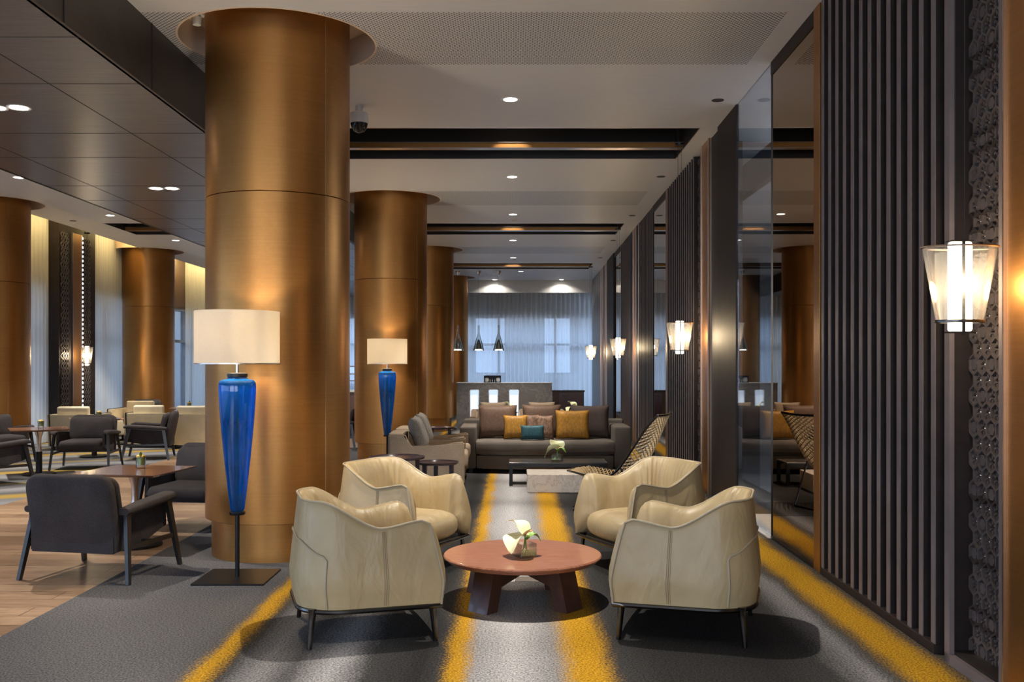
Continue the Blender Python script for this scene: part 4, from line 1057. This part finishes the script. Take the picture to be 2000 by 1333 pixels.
anthurium('anthuriums on the white side table beside the dark cabinet', 1.06, 17.1, .562, 1.1, R(10), 'anthurium vases')
anthurium('anthuriums on the white side table between the two far taupe armchairs', -.08, 18.1, .562, .9, R(60), 'anthurium vases')
# low tables
t = thing('coffee_table', 'low black steel coffee table in front of the sofa', 'coffee table', (.535, 11.82, 0))
MB().box(-.585, .585, -.24, .24, .262, .28, .002, 1).build('tabletop', simple('black_table_glass', (.05, .05, .048), .18), t)
for s in (-1, 1):
    x = s*.565
    MB().box(x-.02, x+.02, -.24, -.20, 0, .262).build('leg', M['blackm'], t); MB().box(x-.02, x+.02, .20, .24, 0, .262).build('leg', M['blackm'], t)
    MB().box(x-.02, x+.02, -.20, .20, 0, .02).build('floor_rail', M['blackm'], t)
MB().box(-.545, .545, -.24, -.20, .225, .262).box(-.545, .545, .20, .24, .225, .262).build('apron', M['blackm'], t)
t = tag(MB().box(.155, .98, 10.98, 11.53, 0, .205, .004, 1).build('marble_block_table', M['marble']), 'cream marble block table with brown veins in front of the black coffee table', 'coffee table')
anthurium('anthuriums in a glass on the black coffee table', .53, 11.78, .28, 1.15, R(-15), 'anthurium vases')

# ------------------------------------------------------------ cord lounge chair
def cord_chair(label, loc, rot):
    t = thing('cord_lounge_chair', label, 'lounge chair', loc, rot)
    prof = [(.50, .375), (.40, .37), (.28, .335), (.14, .30), (0, .30), (-.12, .36), (-.22, .47), (-.30, .60), (-.37, .74), (-.43, .86), (-.48, .955)]
    wid = [.10, .27, .33, .35, .37, .39, .40, .395, .38, .36, .34]
    sag = [.0, .03, .07, .10, .13, .15, .16, .15, .12, .08, .03]
    def cr(a_, u):
        x = u*(len(a_)-1); i = min(int(x), len(a_)-2); f = x-i
        p0 = a_[max(i-1, 0)]; p1 = a_[i]; p2 = a_[i+1]; p3 = a_[min(i+2, len(a_)-1)]
        g_ = lambda q0, q1, q2, q3: .5*(2*q1+(-q0+q2)*f+(2*q0-5*q1+4*q2-q3)*f*f+(-q0+3*q1-3*q2+q3)*f**3)
        return g_(p0, p1, p2, p3) if not hasattr(p0, '__len__') else [g_(*k) for k in zip(p0, p1, p2, p3)]
    def P(u, v):
        (x, z), w_, sg = cr(prof, u), cr(wid, u), cr(sag, u)
        u2 = min(1, u+.01); u1 = max(0, u-.01); a1, a2 = cr(prof, u1), cr(prof, u2); tx, tz = a2[0]-a1[0], a2[1]-a1[1]; l_ = math.hypot(tx, tz) or 1
        nx, nz = -tz/l_, tx/l_     # points to the rear and down
        if nz > 0: nx, nz = -nx, -nz
        k = (1-v*v)
        lift = .5*sg
        return Vector((x+nx*(sg*k*.8-lift), w_*v, z+nz*(sg*k*.8-lift)))
    NU, NV = 64, 9
    mb = MB(); bm = mb.bm; vs = {}
    for i in range(NU+1):
        for j in range(NV*2+1):
            if (i+j) % 2 == 0:
                u = .03+.965*i/NU; v = -1+2*j/(NV*2); vs[(i, j)] = bm.verts.new(P(u, v))
    for i in range(NU+1):
        for j in range(NV*2+1):
            if (i+j) % 2 == 1:
                q = [vs.get(k) for k in ((i-1, j), (i, j+1), (i+1, j), (i, j-1))]
                if all(q): bm.faces.new(q)
                else:
                    q = [x for x in q if x]
                    if len(q) == 3: bm.faces.new(q)
    net = mb.build('cord_net', M['wick'], t)
    wm = net.modifiers.new('w', 'WIREFRAME'); wm.thickness = .018; wm.use_even_offset = False
    e = [P(i/40, -1) for i in range(41)]; f_ = [P(i/40, 1) for i in range(41)]
    MB().tube(e, .011, 8).build('side_rail', M['gun'], t, True); MB().tube(f_, .011, 8).build('side_rail', M['gun'], t, True)
    MB().tube([P(1, -1+2*k/10) for k in range(11)], .012, 8).build('top_rail', M['gun'], t, True)
    MB().tube([P(0, -1+2*k/10) for k in range(11)], .011, 8).build('front_rail', M['gun'], t, True)
    for s in (-1, 1):
        c_ = P(.42, s)
        MB().tube([c_, (.38, s*.30, .012)], .010, 8).build('leg', M['gun'], t, True)
        MB().tube([P(.55, s), (-.34, s*.30, .012)], .010, 8).build('leg', M['gun'], t, True)
    for x in (.38, -.34): MB().tube([(x, -.30, .012), (x, .30, .012)], .010, 8).build('floor_bar', M['gun'], t, True)
    return t
cord_chair('tan cord lounge chair on steel legs behind the leather armchair by the mirror wall', (1.05, 9.75, 0), R(160))

# ------------------------------------------------------------ bar counter, cabinet, pendants
t = thing('bar_counter', 'grey stone counter with three lit niches in front of the far curtain', 'counter', (-.21, 21.8, 0))
mb = MB()
nx = [(-.76, -.55), (-.34, -.13), (.11, .33)]   # local niches
edges = [-1.05]+[q for p in nx for q in p]+[1.06]
for i in range(0, len(edges), 2): mb.box(edges[i], edges[i+1], -.30, -.25, 0, 1.03)
for a_, b_ in nx: mb.box(a_, b_, -.30, -.25, 0, .17).box(a_, b_, -.30, -.25, .89, 1.03)
mb.box(1.02, 1.06, -.25, .3, 0, 1.03).box(-1.05, -1.01, -.25, .3, 0, 1.03).box(-1.01, 1.02, -.12, .3, 0, 1.03)
mb.build('stone_body', M['greystone'], t)
for a_, b_ in nx:
    nn = MB().box(a_, b_, -.24, -.23, .17, .89).build('niche_light', M['niche'], t)
    MB().box(a_, a_+.015, -.302, -.24, .17, .89).box(b_-.015, b_, -.302, -.24, .17, .89).box(a_, b_, -.302, -.24, .17, .185).box(a_, b_, -.302, -.24, .875, .89).build('niche_frame', M['steel'], t)
MB().box(-1.06, 1.07, -.31, .31, 1.03, 1.045).build('countertop', M['palestone'], t)
t = thing('display_case', 'small black open case with white cups on the stone counter', 'display case', (-.47, 21.7, 1.045))
MB().box(-.19, .19, -.08, .08, .14, .155).box(-.19, -.175, -.08, .08, 0, .14).box(.175, .19, -.08, .08, 0, .14).box(-.19, .19, .07, .08, 0, .14).build('case', M['blackm'], t)
for x in (-.13, .13): MB().lathe([(.02, 0), (.05, .02), (.06, .06), (.05, .10), (.02, .12)], 20, (x, -.0, .002)).build('cup', M['white'], t, True)
for x in (-.05, 0, .05): MB().lathe([(.012, 0), (.016, .05), (.008, .08)], 10, (x, 0, .002)).build('small_bottle', M['steel'], t, True)
t = thing('dark_cabinet', 'low dark cabinet with an oxblood door beside the stone counter', 'cabinet', (1.30, 23.3, 0))
MB().box(-.38, .37, -.25, .25, .05, .80).build('body', M['brownpanel'], t); MB().box(-.40, .39, -.27, .27, .80, .83).build('top', M['blackm'], t)
d_ = MB().box(-.22, .34, -.272, -.25, .08, .77).build('door', M['red'], t); MB().box(-.16, .02, -.28, -.272, .70, .72).build('handle', M['blackm'], d_)
MB().box(-.36, .35, -.23, .23, 0, .05).build('plinth', M['black'], t)
t = thing('service_counter', 'brown counter with a metal glass rail glimpsed between the first and second columns', 'counter', (-4.2, 23.0, 0))
MB().box(-1.3, 1.3, -.25, .25, 0, .80).build('body', M['brownpanel'], t); MB().box(-1.3, 1.3, -.27, .27, .80, .84).build('top', M['white'], t)
for z in (1.06, 1.22, 1.40): MB().tube([(-1.25, -.15, z), (1.25, -.15, z)], .012, 8).build('rail', M['steel'], t, True)
for x in (-1.2, 0, 1.2): MB().tube([(x, -.15, .84), (x, -.15, 1.40)], .012, 8).build('post', M['steel'], t, True)
MB().box(-1.2, 1.2, -.154, -.148, .86, 1.38).build('glass_guard', M['panegl'], t)
def cone_pendant(label, x, y):
    t = thing('glass_pendant', label, 'pendant lamp', (x, y, 1.82), 0, 'glass cone pendants over the counter'); hc = CZ-1.82
    MB().lathe([(.155, 0), (.125, .12), (.028, .46), (.024, .68), (.021, .68), (.025, .45), (.120, .12), (.150, .0)], 32, cap0=False, cap1=False).build('glass_cone', M['vasegl'], t, True)
    MB().lathe([(.10, .03), (.075, .14), (.03, .28), (.02, .30)], 28, cap0=False).build('inner_reflector', M['steel'], t, True)
    MB().lathe([(.10, .008), (.10, .02)], 28).build('diffuser', M['bulb'], t)
    MB().tube([(0, 0, .30), (0, 0, hc-.12)], .003, 6).build('cable', M['steel'], t)
    MB().lathe([(.008, hc-.12), (.065, hc-.01), (.065, hc)], 24).build('canopy', M['steel'], t, True)
    return t
cp = cone_pendant('glass cone pendant nearest the bronze columns', -1.50, 26.2)
dup(cp, (-.94, 26.2, 1.82), 0, 'glass cone pendant in the middle of the three'); dup(cp, (-.40, 26.2, 1.82), 0, 'glass cone pendant farthest from the bronze columns')
